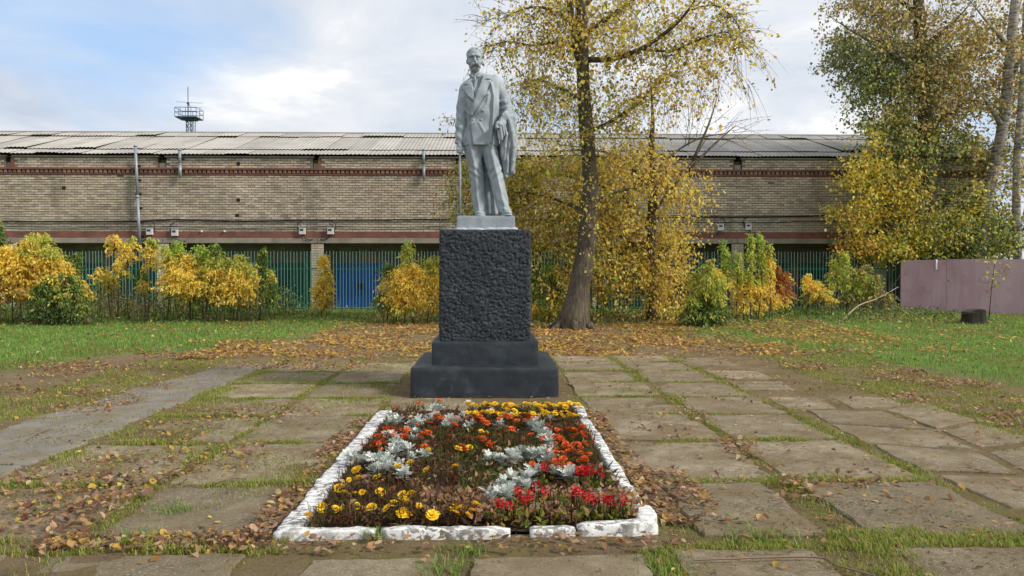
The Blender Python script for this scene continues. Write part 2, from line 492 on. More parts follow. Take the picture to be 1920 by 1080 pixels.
m_conc = simple('lintel_concrete', srgb(142, 134, 122), 0.9, 0.22, 2.0, 0.3, 60, 0.008, dirt=srgb(92, 86, 78), dirt_amt=0.6)
m_roof, t, b = new_mat('asbestos_sheet')
inf = t.n('ShaderNodeObjectInfo')
c = t.mix(1.0, srgb(174, 170, 163), t.ramp(inf.outputs['Random'], [(0, 0.82), (1, 1.06)]), 'MULTIPLY')
c = t.mix(1.0, c, t.ramp(t.noise(0.8, 7, 0.65), [(0.3, 0.75), (0.65, 1.05)]), 'MULTIPLY')
c = t.mix(t.ramp(t.noise(2.6, 7, 0.7), [(0.56, 0), (0.72, 0.5)]), c, srgb(120, 116, 104))
t.L.new(c, b.inputs['Base Color']); b.inputs['Roughness'].default_value = 0.85
b.inputs['Specular IOR Level'].default_value = 0.2
m_dark = simple('dark_timber', srgb(44, 38, 34), 0.9, 0.3, 5)
m_floor = simple('bay_floor', srgb(96, 88, 76), 0.95, 0.25, 2)

YF = 30.3
XL, XR = -33.0, 20.6
def ZP(py, Y=YF): return 1.6 + (515 - py) * Y / FPX
bld = thing('garage_building', (-2, YF, 0.2), 'long beige brick garage block with red bands and grey corrugated roof', 'building')
BO = Vector((-2, YF, 0.2))
def bpart(mb, name, mat, parent=bld, **kw):
    mb.v = [tuple(Vector(v) - BO) for v in mb.v] if parent is bld else mb.v
    return mb.build(name, mat, parent, **kw)
z_lin0, z_lin1, z_red1 = 2.87, 3.07, 3.33
z_c0, z_c1, z_c2, z_c3 = 5.60, 5.675, 5.80, 5.88
z_par = 6.30
# notches of the parapet stand above the pillars of the bays
pil = [XL + 0.6, -25.9] + [P(px, 450, YF).x for px in (20, 305, 595, 862, 1122, 1383, 1652)] + [XR - 0.25]
# mortar core of the wall
mb = MB(); mb.box(XL, XR, YF + 0.012, YF + 0.5, z_red1, z_c0); bpart(mb, 'wall', m_mortar)
mb = MB(); mb.box(XL, XR, YF + 0.03, YF + 0.5, z_c0 + .001, z_c3); bpart(mb, 'cornice_core', m_mortar)
mb = MB(); mb.box(XL, XR, YF - 0.004, YF + 0.42, z_lin1 + .001, z_red1 - .001); bpart(mb, 'red_band', m_red)
for i in range(len(pil) - 1):
    mb = MB(); mb.box(pil[i] + 0.01, pil[i + 1] - 0.01, YF - 0.03, YF + 0.4, z_lin0, z_lin1); bpart(mb, 'lintel', m_conc, bevel=0.01)
mb = MB(); mb.box(XL, XR, YF - 0.035, YF + 0.3, z_c0, z_c1 - 0.002); bpart(mb, 'cornice_band', m_red, bevel=0.006)
mb = MB(); mb.box(XL, XR, YF - 0.09, YF + 0.3, z_c2, z_c3); bpart(mb, 'cornice_band', m_red, bevel=0.006)
# dentil course
BT = [srgb(190, 175, 156), srgb(182, 168, 148), srgb(194, 181, 163), srgb(176, 162, 144), srgb(187, 169, 146), srgb(172, 159, 144), srgb(162, 147, 130), srgb(198, 185, 168)]
RT = [srgb(122, 70, 58), srgb(140, 104, 88), srgb(110, 60, 50)]
mb = MB(); x = XL
while x < XR - 0.12:
    cc = random.choice([srgb(132, 108, 92), srgb(120, 92, 78), srgb(142, 120, 102)])
    mb.box(x, x + 0.11, YF - 0.06, YF + 0.04, z_c1, z_c2 - 0.003, cc); x += 0.178
o = bpart(mb, 'dentil_course', m_brick, col=True); o['kind'] = 'stuff'
# parapet segments with a gap at every pillar
for i in range(len(pil) - 1):
    x0, x1 = pil[i] + 0.16, pil[i + 1] - 0.16
    mb = MB(); mb.box(x0 + .01, x1 - .01, YF + 0.012, YF + 0.3, z_c3 + .002, z_par); bpart(mb, 'parapet', m_mortar)
    mb = MB(); mb.box(x0 - 0.06, x1 + 0.06, YF - 0.05, YF + 0.36, z_par + .002, z_par + 0.055); bpart(mb, 'parapet_coping', m_conc)
    if i % 2 == 0:
        mb = MB(); mb.box(x0 - 0.11, x0 - .001, YF - 0.02, YF + 0.3, z_c3 + .002, z_par); bpart(mb, 'parapet_end', m_red)
    mb = MB(); mb.box(pil[i] - 0.13, pil[i] + 0.13, YF + 0.05, YF + 0.3, z_c3 + .002, z_c3 + 0.2); bpart(mb, 'gutter_outlet', m_conc)
# bricks
rows_ = []
zz = z_red1 + 0.006
ch = 0.0985
while zz + 0.085 < z_c0: rows_.append((zz, XL, XR)); zz += ch
zz = z_c3 + 0.006
prow = []
while zz + 0.08 < z_par:
    for i in range(len(pil) - 1): prow.append((zz, pil[i] + 0.17, pil[i + 1] - 0.17))
    zz += ch
def brick_verts(x0, x1, z0, z1, y):
    e = 0.008
    v = [(x0, YF + 0.02, z0), (x1, YF + 0.02, z0), (x1, YF + 0.02, z1), (x0, YF + 0.02, z1),
         (x0 + e * .5, y, z0 + e * .5), (x1 - e * .5, y, z0 + e * .5), (x1 - e * .5, y, z1 - e * .5), (x0 + e * .5, y, z1 - e * .5)]
    f = [(4, 5, 6, 7), (0, 1, 5, 4), (1, 2, 6, 5), (2, 3, 7, 6), (3, 0, 4, 7)]
    return v, f
rest = MB(); own = []
for r_, (z0, xa, xb) in enumerate(rows_ + prow):
    x = xa + (0.13 if r_ % 2 else 0.0) - (0.0 if r_ % 2 else 0)
    if r_ % 2: x = xa + 0.13
    header = False
    ln = 0.13 if header else 0.26
    while x + ln - 0.01 < xb:
        if random.random() < 0.0012: x += ln; continue
        jx, jz = random.uniform(-.004, .004), random.uniform(-.005, .005)
        y = YF + random.uniform(-0.010, 0.005)
        v, f = brick_verts(x + 0.004 + jx, x + ln - 0.008 + jx, z0 + jz, z0 + 0.079 + jz, y)
        cc = BT[int(random.random() ** 1.3 * len(BT))]
        kz = random.uniform(0.93, 1.06); cc = tuple(q * kz for q in cc)
        if z0 < z_red1 + 0.4: cc = tuple(0.5 * q + 0.5 * p_ for q, p_ in zip(cc, srgb(172, 164, 148)))
        if len(own) < 300 and ln > 0.2 and -9.5 < x < -5.0 and 4.05 < z0 < 5.55: own.append((v, f, cc))
        else: rest.add(v, f, cc)
        x += ln
o = bpart(rest, 'brickwork', m_brick, col=True); o['kind'] = 'stuff'
for v, f, cc in own:
    mb = MB(); mb.add(v, f, cc); bpart(mb, 'brick', m_brick, col=True)
# pillars of the bays
for i, px_ in enumerate(pil):
    mb = MB(); mb.box(px_ - 0.245, px_ + 0.245, YF + 0.03, YF + 0.46, 0.1, z_lin0); o = bpart(mb, 'pillar', m_mortar)
    pb = MB(); z = 0.2; r_ = 0
    while z + 0.085 < z_lin0:
        cuts = [-0.25, 0.01, 0.25] if r_ % 2 else [-0.25, -0.13, 0.13, 0.25]
        for q0, q1 in zip(cuts[:-1], cuts[1:]):
            cc = tuple(q * random.uniform(0.95, 1.25) for q in srgb(190, 180, 160))
            y = YF + random.uniform(0.0, 0.01)
            pb.box(px_ + q0 + 0.005 - BO.x, px_ + q1 - 0.005 - BO.x, y - BO.y, YF + 0.2 - BO.y, z - BO.z, z + 0.083 - BO.z, cc)
        z += ch; r_ += 1
    q = pb.build('pillar_bricks', m_brick, o, col=True); q['kind'] = 'stuff'
    if i + 1 < len(pil) and px_ > -30:
        pass
# recessed bays
YB = YF + 1.5
m_green = simple('garage_green_paint', srgb(22, 84, 72), 0.6, 0.25, 3.0, 0.2, 30, 0.01, dirt=srgb(60, 70, 60), dirt_amt=0.5)
m_blue = simple('garage_blue_paint', srgb(28, 96, 190), 0.55, 0.18, 3.0, 0.2, 30, 0.01, dirt=srgb(30, 60, 110), dirt_amt=0.5)
m_soff = simple('bay_soffit', srgb(120, 112, 102), 0.95, 0.2, 2)
mb = MB(); mb.box(XL, XR, YB, YB + 0.3, 0.1, z_lin1); bpart(mb, 'bay_back_wall', m_mortar)
mb = MB(); mb.box(XL, XR, YF + 0.43, YB - .002, z_lin0 + 0.02, z_lin1 - .03); bpart(mb, 'bay_soffit', m_soff)
mb = MB(); mb.box(XL, XR, YF + 0.48, YB - .003, 0.12, 0.215); bpart(mb, 'bay_floor', m_floor)
bw = MB(); z = 2.05; r_ = 0
while z < 2.85:
    x = XL + (0.2 if r_ % 2 else 0)
    while x < XR - 0.4:
        cc = tuple(q * random.uniform(0.7, 1.0) for q in srgb(132, 122, 108))
        bw.box(x + .008, x + 0.39, YB - 0.012, YB + 0.05, z, z + 0.175, cc); x += 0.4
    z += 0.19; r_ += 1
o = bpart(bw, 'bay_blockwork', m_brick, col=True); o['kind'] = 'stuff'
for i in range(len(pil) - 1):
    xa, xb = pil[i] + 0.5, pil[i + 1] - 0.5
    mid = (xa + xb) / 2
    for (d0, d1) in ((xa, mid - 0.3), (mid + 0.3, xb)):
        dm = m_blue if i == 4 else m_green
        if i == 4 and d0 > mid: dm = m_green
        fr = MB()
        fr.box(d0 - 0.09, d0, YB - 0.06, YB + .02, 0.21, 2.02); fr.box(d1, d1 + 0.09, YB - 0.06, YB + .02, 0.21, 2.02); fr.box(d0 - 0.09, d1 + 0.09, YB - 0.061, YB + .02, 2.021, 2.1)
        bpart(fr, 'door_frame', dm)
        h = (d0 + d1) / 2
        for (e0, e1) in ((d0 + .01, h - .01), (h + .01, d1 - .01)):
            lf = MB(); lf.box(e0, e1, YB - 0.05, YB + .01, 0.24, 2.0)
            o = bpart(lf, 'garage_door', dm, bevel=0.008)
            st_ = MB()
            for q in np.linspace(e0 + 0.06, e1 - 0.06, 5):
                st_.box(q - .012 - BO.x, q + .012 - BO.x, YB - 0.062 - BO.y, YB - 0.051 - BO.y, 0.3 - BO.z, 1.95 - BO.z)
            o2 = st_.build('door_rib', dm, o); o2['kind'] = 'stuff'
        lk = MB(); lk.box(h - .16, h + .06, YB - 0.09, YB - .051, 1.0, 1.22); bpart(lk, 'lock_plate', m_dark)
# roof sheets
tR = [0.0, 0.19, 0.76, 1.02]
e0 = Vector((0, YF - 0.14, 6.375)); e1 = Vector((0, YF + 5.7, 8.36))
SW = 0.94
def sheet_mesh(t0, t1, lift):
    nw = 6; seg = nw * 6
    a, b_ = e0.lerp(e1, t0), e0.lerp(e1, t1)
    s = (b_ - a); nrm = Vector((0, -s.z, s.y)).normalized()
    v = []
    for j in range(2):
        for i in range(seg + 1):
            x = SW * 1.03 * i / seg
            h = 0.013 * math.cos(2 * math.pi * nw * i / seg) + (lift if j == 0 else 0.0)
            p = (s * (j * 1.02) + nrm * h)
            v.append((x, p.y, p.z))
    f = [(i, i + 1, seg + 2 + i, seg + 1 + i) for i in range(seg)]
    me_ = mesh_np('roof_sheet', np.array(v), f, None, True); me_.materials.append(m_roof)
    return me_
roof = thing('roof', (0, 0, 0)); roof.parent = bld; roof.matrix_parent_inverse = Matrix.Translation(-BO)
for r_ in range(3):
    ms = [sheet_mesh(tR[r_], tR[r_ + 1], l) for l in (0.035, 0.045, 0.06, 0.10)]
    a = e0.lerp(e1, tR[r_])
    x = XL - 0.3; i = 0
    while x < XR + 0.3:
        o = link('roof_sheet', ms[random.choice((0, 0, 1, 1, 1, 2, 2, 3))], None, roof, (x, a.y + random.uniform(-.03, .03), a.z + random.uniform(0, 0.012)))
        o.rotation_euler = (random.uniform(-.004, .004), random.uniform(-.006, .006), random.uniform(-.004, .004))
        x += SW; i += 1
mb = MB(); mb.box(XL - 0.3, XR + 0.3, e1.y - 0.25, e1.y + 0.25, 8.24, 8.36); q = mb.build('roof_ridge', m_roof, roof)
mb = MB(); mb.add([(XL, YF + .02, 6.2), (XR, YF + .02, 6.2), (XR, YF + 5.6, 8.12), (XL, YF + 5.6, 8.12)], [(0, 1, 2, 3)]); mb.build('roof_deck', m_dark, roof)
mb = MB(); mb.add([(XL - .2, e1.y, 8.36), (XR + .3, e1.y, 8.36), (XR + .3, e1.y + 6, 6.4), (XL - .2, e1.y + 6, 6.4)], [(0, 1, 2, 3)]); mb.build('roof_rear_slope', m_roof, roof)
mb = MB(); mb.box(XR - 0.3, XR - .002, YF + 0.5, YF + 11, 0.1, 6.2); mb.add([(XR - .01, YF + .3, 6.2), (XR - .01, YF + 11, 6.2), (XR - .01, YF + 5.7, 8.2)], [(0, 1, 2)]); bpart(mb, 'gable_wall', m_mortar)
# small square vent holes
for (px, py) in ((447, 375), (447, 307), (445, 404), (120, 352)):
    p = P(px, py, YF); mb = MB(); mb.box(p.x - .07, p.x + .07, YF - 0.014, YF + .02, p.z - .065, p.z + .065); bpart(mb, 'vent_hole', m_dark)

# ------------------------------------------------------------------ cables, meters, pipes on the facade
m_cable = simple('black_cable', srgb(22, 22, 24), 0.6, 0.1, 5)
m_zinc = simple('zinc_pipe', srgb(146, 152, 160), 0.5, 0.2, 6.0, metal=0.3, dirt=srgb(110, 100, 92), dirt_amt=0.5)
m_box = simple('meter_box_plastic', srgb(196, 196, 192), 0.5, 0.08, 6)
m_glass = simple('meter_glass', srgb(40, 44, 50), 0.15, 0.05, 5, spec=0.6)
def cable(pts, r, label):
    mb = MB(); q = []
    for (a, b_) in zip(pts[:-1], pts[1:]):
        a, b_ = P(a[0], a[1], YF - 0.05), P(b_[0], b_[1], YF - 0.05)
        n = max(2, int((b_ - a).length / 0.5))
        sag = random.uniform(0.0, 0.05)
        for i in range(n):
            f = i / n; p = a.lerp(b_, f); p.z -= sag * 4 * f * (1 - f); q.append(p)
    q.append(b_); mb.tube(q, r, 5)
    props(mb.build('cable', m_cable), label, 'cable', 'cables along the garage wall')
cable([(-150, 413), (30, 415), (120, 415), (330, 412), (560, 413), (840, 411), (1100, 409), (1300, 406), (1560, 404), (1750, 402)], 0.028, 'thick black cable running the length of the brick facade')
cable([(-150, 425), (40, 424), (180, 426), (330, 424), (470, 428), (620, 424), (760, 426), (840, 424)], 0.013, 'thin black wire sagging below the thick cable, left half of facade')
cable([(1250, 415), (1380, 416), (1500, 415), (1700, 410)], 0.015, 'thin black wire under the thick cable near the right trees')
def meter(px, py, label):
    p = P(px, py, YF - 0.06)
    t_ = thing('electric_meter', p, label, 'meter', 'electric meters on the garage wall')
    mb = MB(); mb.box(-.125, .125, -.07, .045, -.14, .14); bo = mb.build('casing', m_box, t_, bevel=0.012)
    mb = MB(); mb.box(-.085, .055, -.078, -.069, 0.0, .085); mb.build('window', m_glass, bo)
    mb = MB(); mb.box(-.15, .15, -.085, .045, .141, .165); mb.build('rain_cover', m_zinc, t_)
    s = random.choice((-1, 1))
    mb = MB(); mb.tube([(-.14 * s, .02, -.02), (-.2 * s, .0, .15), (-.17 * s, 0, .32), (-.02 * s, .01, .40)], .014, 5); mb.build('lead', m_cable, t_)
    mb = MB(); mb.tube([(.06 * s, 0, -.14), (.1 * s, -.01, -.3), (.28 * s, .0, -.36), (.42 * s, .01, -.34)], .014, 5); mb.build('lead', m_cable, t_)
for px, py, lb in ((281, 434, 'grey electric meter just right of the tall downpipe'), (328, 436, 'second grey electric meter right of the tall downpipe'),
                   (567, 433, 'grey electric meter left of the brick pillar by the blue door'), (620, 433, 'grey electric meter right of the brick pillar by the blue door'),
                   (1351, 426, 'left of the two grey electric meters right of the leaning tree'), (1403, 425, 'right of the two grey electric meters right of the leaning tree')):
    meter(px, py, lb)
for px, lb in ((378, 'small white insulator on the red band right of the meters'), (421, 'small white insulator on the red band, the farther one from the downpipe')):
    p = P(px, 434, YF - 0.02); t_ = thing('insulator', p, lb, 'insulator', 'insulators on the red band')
    mb = MB(); mb.tube([(0, .02, 0), (0, -.03, 0)], [.05, .05], 10); mb.build('base', m_box, t_, True)
    mb = MB(); mb.tube([(0, -.031, 0), (0, -.07, 0)], [.028, .02], 10); mb.build('knob', m_box, t_, True)
def pipe(px, y0, y1, r, label, nb):
    a, b_ = P(px, y0, YF - 0.14), P(px + (8 if nb > 2 else 1), y1, YF - 0.14)
    t_ = thing('vent_pipe', b_, label, 'pipe', 'pipes on the garage wall')
    h = a - b_
    mb = MB(); mb.tube([(0, 0, 0), h * 0.48], r, 12); mb.tube([h * 0.48, h], r * 0.94, 12); mb.build('pipe', m_zinc, t_, True)
    mb = MB(); mb.tube([h * 0.47, h * 0.50], r * 1.14, 12); mb.build('socket', m_zinc, t_, True)
    mb = MB(); mb.tube([h + Vector((0, 0, -.02)), h + Vector((0, 0, 0.03))], r * 1.2, 12); mb.build('cap', m_zinc, t_, True)
    for i in range(nb):
        q = h * ((i + 0.6) / nb) * 0.86
        mb = MB(); mb.box(q.x - r * 1.5, q.x + r * 1.9, -.02, .14, q.z - .025, q.z + .025); mb.build('bracket', m_dark, t_)
pipe(254, 274, 458, 0.062, 'tall grey downpipe rising above the eave on the left', 6)
pipe(337, 281, 333, 0.066, 'short grey vent pipe at the eave right of the tall downpipe', 2)
pipe(794, 281, 337, 0.060, 'short grey vent pipe at the eave just left of the statue', 2)

# ------------------------------------------------------------------ radio mast far behind
m_steel = simple('mast_steel', srgb(62, 78, 104), 0.6, 0.15, 2.0, metal=0.2)
YM = 72.0
sM = YM / FPX
pm = P(357, 515, YM)
mast = thing('radio_mast', (pm.x, YM, 0), 'slim steel mast with railed platform and aerial beyond the roof', 'mast')
def mz(py): return 1.6 + (515 - py) * sM
zp = mz(227)
leg = 0.2
mb = MB()
for sx in (-1, 1):
    for sy in (-1, 1): mb.tube([(sx * leg, sy * leg, 0), (sx * leg, sy * leg, zp)], 0.045, 4)
z = 0.0
while z < zp - 0.4:
    for sy in (-1, 1): mb.tube([(-leg, sy * leg, z), (leg, sy * leg, z + 0.5)], 0.025, 4)
    for sx in (-1, 1): mb.tube([(sx * leg, -leg, z + .5), (sx * leg, leg, z)], 0.025, 4)
    z += 0.5
mb.build('lattice', m_steel, mast)
mb = MB(); mb.tube([(0.42, 0, 0), (0.42, 0, zp)], 0.03, 4); mb.tube([(0.58, 0, 0), (0.58, 0, zp)], 0.03, 4)
z = 0.3
while z < zp: mb.tube([(0.42, 0, z), (0.58, 0, z)], 0.015, 4); z += 0.35
mb.build('ladder', m_steel, mast)
mb = MB(); mb.box(-1.0, 1.0, -0.85, 0.85, zp, zp + 0.09); mb.box(-.5, .7, -.4, .4, zp - .16, zp - .001); mb.build('platform', m_steel, mast)
mb = MB(); hr = 0.92
for (x, y) in ((-1, -.85), (0, -.85), (1, -.85), (1, .85), (0, .85), (-1, .85), (-1, 0), (1, 0), (-.5, -.85), (.5, -.85)): mb.tube([(x, y, zp + .09), (x, y, zp + hr)], 0.028, 4)
for h in (0.5, hr): mb.tube([(-1, -.85, zp + h), (1, -.85, zp + h), (1, .85, zp + h), (-1, .85, zp + h), (-1, -.85, zp + h)], 0.026, 4)
mb.build('railing', m_steel, mast)
mb = MB(); mb.tube([(-.1, 0, zp), (-.1, 0, mz(198))], 0.05, 6); mb.tube([(-.1, 0, mz(199)), (-.1, 0, mz(168))], 0.035, 6); mb.box(-.19, 0, -.08, .08, mz(200), mz(197)); mb.build('aerial', m_steel, mast)
mb = MB(); mb.tube([(-1.25, .1, mz(195)), (1.2, .1, mz(197.5))], 0.016, 4); mb.tube([(-.75, .1, mz(205)), (1.2, .1, mz(206))], 0.014, 4); mb.tube([(-.1, 0, mz(199)), (.12, 0, mz(205))], .03, 4); mb.build('dipole', m_steel, mast)

# ------------------------------------------------------------------ picket fence
m_pick = simple('fence_green_metal', srgb(100, 142, 130), 0.45, 0.15, 5.0, dirt=srgb(120, 140, 132), dirt_amt=0.5, dscale=4.0, spec=0.5)
m_post = simple('fence_post_green', srgb(24, 92, 70), 0.5, 0.15, 5.0)
YW = 28.0
fx0, fx1 = P(-30, 500, YW).x, P(1706, 500, YW).x
fen = thing('picket_fence', ((fx0 + fx1) / 2, YW, 0.2), 'long green metal picket fence in front of the garages', 'fence')
FO = fen.location.copy()
zt = ZP(471, YW)
np_ = 285
pm_ = MB(); pm_.tube([(0, 0, 0), (0, 0, zt - 0.3 - .03), (0, 0, zt - 0.3)], [0.0105, 0.0105, 0.003], 5)
pme = pm_.mesh('picket'); pme.materials.append(m_pick)
for i in range(np_):
    x = fx0 + (fx1 - fx0) * (i + 0.5) / np_
    o = link('picket', pme, None, fen, (x - FO.x + random.uniform(-.008, .008), random.uniform(-.004, .004), 0.1 + random.uniform(-.02, .02)))
    o.rotation_euler = (random.uniform(-.004, .004), random.uniform(-.006, .006), 0)
for z in (0.33, 1.82):
    mb = MB(); mb.box(fx0 - FO.x, fx1 - FO.x, .014, .046, z - .02 - .2, z + .02 - .2); mb.build('rail', m_post, fen)
x = fx0
while x < fx1:
    mb = MB(); mb.box(x - FO.x - .035, x - FO.x + .035, .0465, .11, -.1, 1.95); mb.build('post', m_post, fen); x += 2.95

# ------------------------------------------------------------------ mauve sheet fence on the right
m_mauve, t, b = new_mat('mauve_paint')
c = t.mix(t.ramp(t.noise(1.0, 6, 0.6, vec=t.pos((1.6, 1, 0.35))), [(0.3, 0), (0.7, 1)]), srgb(168, 132, 142), srgb(192, 160, 168))
c = t.mix(t.ramp(t.noise(3.0, 7, 0.65, vec=t.pos((2.2, 1, 0.25))), [(0.52, 0), (0.7, 0.55)]), c, srgb(190, 168, 176))
c = t.mix(t.ramp(t.noise(1.2, 6, 0.6), [(0.55, 0), (0.72, 0.5)]), c, srgb(146, 100, 106))
t.L.new(c, b.inputs['Base Color']); b.inputs['Roughness'].default_value = 0.6; b.inputs['Specular IOR Level'].default_value = 0.3
t.L.new(t.bump(t.noise(2.5, 3), 0.3, 0.04), b.inputs['Normal'])
m_white = simple('white_scrap', srgb(220, 222, 225), 0.6, 0.1, 5)
wa, wb = P(1688, 585, 27.2), P(2060, 585, 24.3)
wall = thing('metal_sheet_fence', (wa.x, wa.y, 0.15), 'faded mauve sheet metal fence at the right edge', 'fence')
dv = Vector((wb.x - wa.x, wb.y - wa.y, 0)); ln_ = dv.length; dn = dv.normalized(); pn = Vector((-dn.y, dn.x, 0))
htop = ZP(487, 27.2) - 0.15
npan = 4
for i in range(npan):
    f0, f1 = i / npan, (i + 1) / npan
    a, b_ = dn * (ln_ * f0 + .004), dn * (ln_ * f1 - .004)
    off = pn * (0.006 * (i % 2))
    h0 = htop + random.uniform(-.01, .02); h1 = htop + random.uniform(-.01, .02)
    k_ = 10; v = []; f = []
    for j in range(k_ + 1):
        q = a.lerp(b_, j / k_) + off
        wv = 0.006 * math.sin(j * 1.7 + i)
        hh = h0 + (h1 - h0) * j / k_
        for (dy, z) in ((0.0, -.1), (0.0, hh), (0.03, hh), (0.03, -.1)):
            p = q + pn * (dy + wv); v.append((p.x, p.y, z))
    for j in range(k_):
        for e in range(3): f.append((j * 4 + e, (j + 1) * 4 + e, (j + 1) * 4 + e + 1, j * 4 + e + 1))
    f += [(0, 1, 2, 3), (k_ * 4 + 3, k_ * 4 + 2, k_ * 4 + 1, k_ * 4)]
    link('panel', mesh_np('panel', np.array(v), f), m_mauve, wall)
mb = MB(); q = dn * 1.15 - pn * .02; mb.box(q.x - .03, q.x + .03, q.y - .01, q.y + .004, htop - .36, htop + .01); mb.build('white_strip', m_white, wall)
mb = MB(); mb.box(-.06, .02, .035, .12, -.1, htop + .05); mb.build('post', m_dark, wall)
# ================================================================== pedestal and statue
m_ped, t, b = new_mat('dark_slate_paint')
c = t.mix(t.ramp(t.noise(3.0, 7, 0.65), [(0.3, 0), (0.7, 1)]), srgb(27, 34, 41), srgb(39, 48, 56))
c = t.mix(t.ramp(t.noise(22, 5, 0.7), [(0.66, 0), (0.74, 0.35)]), c, srgb(84, 92, 98))
t.L.new(c, b.inputs['Base Color']); b.inputs['Roughness'].default_value = 0.55; b.inputs['Specular IOR Level'].default_value = 0.45
c = t.mix(t.ramp(t.noise(2.2, 8, 0.7, dist=0.5), [(0.54, 0), (0.68, 0.55)]), c, srgb(74, 82, 88))
c = t.mix(t.ramp(t.noise(5.0, 8, 0.75, vec=t.pos((4, 4, 0.7))), [(0.62, 0), (0.70, 0.5)]), c, srgb(96, 102, 104))
t.L.new(c, b.inputs['Base Color'])
t.L.new(t.bump(t.noise(60, 9, 0.8), 0.8, 0.012), b.inputs['Normal'])
m_stat, t, b = new_mat('statue_grey_paint')
c = t.mix(t.ramp(t.noise(3.5, 7, 0.65), [(0.3, 0), (0.7, 1)]), srgb(134, 144, 152), srgb(156, 165, 171))
c = t.mix(t.ramp(t.noise(2.0, 7, 0.6, vec=t.pos((3, 3, 0.6))), [(0.54, 0), (0.70, 0.65)]), c, srgb(176, 184, 187))
c = t.mix(t.ramp(t.noise(1.6, 8, 0.65, vec=t.pos((2.4, 2.4, 0.8))), [(0.55, 0), (0.70, 0.6)]), c, srgb(96, 110, 121))
c = t.mix(t.ramp(t.noise(30, 5, 0.7), [(0.68, 0), (0.72, 0.6)]), c, srgb(182, 188, 188))
t.L.new(c, b.inputs['Base Color']); b.inputs['Roughness'].default_value = 0.6; b.inputs['Specular IOR Level'].default_value = 0.35
t.L.new(t.bump(t.noise(45, 8, 0.75), 0.6, 0.014), b.inputs['Normal'])

PX, PY = -0.12, 10.71
def rough_box(name, w_, d_, z0, z1, res, rad, amp, scale, mat, parent, seed, ridged=False, taper=0.0, octs=3):
    """closed box with rounded edges, every face a grid pushed about by noise"""
    hx, hy, hz = w_ / 2, d_ / 2, (z1 - z0) / 2
    V, F = [], []; off = 0
    for axis in range(3):
        for s in (-1, 1):
            if axis == 2 and s == -1: continue
            ax = [i for i in range(3) if i != axis]
            hh = (hx, hy, hz)
            r_ = res if not (axis == 1 and s == 1) else res * 3
            na, nb_ = max(2, int(2 * hh[ax[0]] / r_)), max(2, int(2 * hh[ax[1]] / r_))
            A, B = np.meshgrid(np.linspace(-1, 1, na + 1), np.linspace(-1, 1, nb_ + 1), indexing='ij')
            p = np.zeros((na + 1, nb_ + 1, 3))
            p[..., ax[0]] = A * hh[ax[0]]; p[..., ax[1]] = B * hh[ax[1]]; p[..., axis] = s * hh[axis]
            idx = np.arange((na + 1) * (nb_ + 1)).reshape(na + 1, nb_ + 1) + off
            q = np.stack([idx[:-1, :-1], idx[1:, :-1], idx[1:, 1:], idx[:-1, 1:]], -1).reshape(-1, 4)
            flip = (s == 1) == (axis == 1)
            F.append(q[:, ::-1] if flip else q)
            V.append(p.reshape(-1, 3)); off += len(V[-1])
    v = np.concatenate(V); f = np.concatenate(F)
    inner = np.clip(v, [-hx + rad, -hy + rad, -hz + rad], [hx - rad, hy - rad, hz - rad])
    inner[:, 2] = np.where(v[:, 2] < -hz + rad, v[:, 2], inner[:, 2])
    d = v - inner; ln = np.linalg.norm(d, axis=1, keepdims=True)
    nrm = d / np.maximum(ln, 1e-9)
    v = inner + nrm * rad
    k = fbm((v + 5.0) * scale, octs, seed)
    if ridged:
        k2 = fbm((v * np.array([1, 1, 1.6]) + 9.0) * scale * 0.9, 3, seed + 31)
        k = 1 - np.abs(2 * k - 1) * 2.2; k = np.clip(k, -0.4, 1) * 0.6 + k2 * 0.6
    big = fbm((v + 2) * 1.6, 2, seed + 5) - 0.5
    v = v + nrm * ((k - 0.5) * amp + big * amp * 0.8)[:, None]
    v[:, 2] += (z0 + z1) / 2
    o = link(name, mesh_np(name, v, f, None, True), mat, parent)
    return o
ped = thing('pedestal', (PX, PY, 0), 'dark slate pedestal with rough plaster shaft on two smooth steps', 'pedestal')
rough_box('lower_step', 1.94, 1.94, -0.05, 0.392, 0.035, 0.032, 0.030, 7.0, m_ped, ped, 3, octs=5)
rough_box('upper_step', 1.43, 1.43, 0.36, 0.705, 0.03, 0.02, 0.024, 8.0, m_ped, ped, 4, octs=5)
rough_box('shaft', 1.225, 1.225, 0.68, 2.206, 0.011, 0.02, 0.028, 31.0, m_ped, ped, 5, ridged=True)

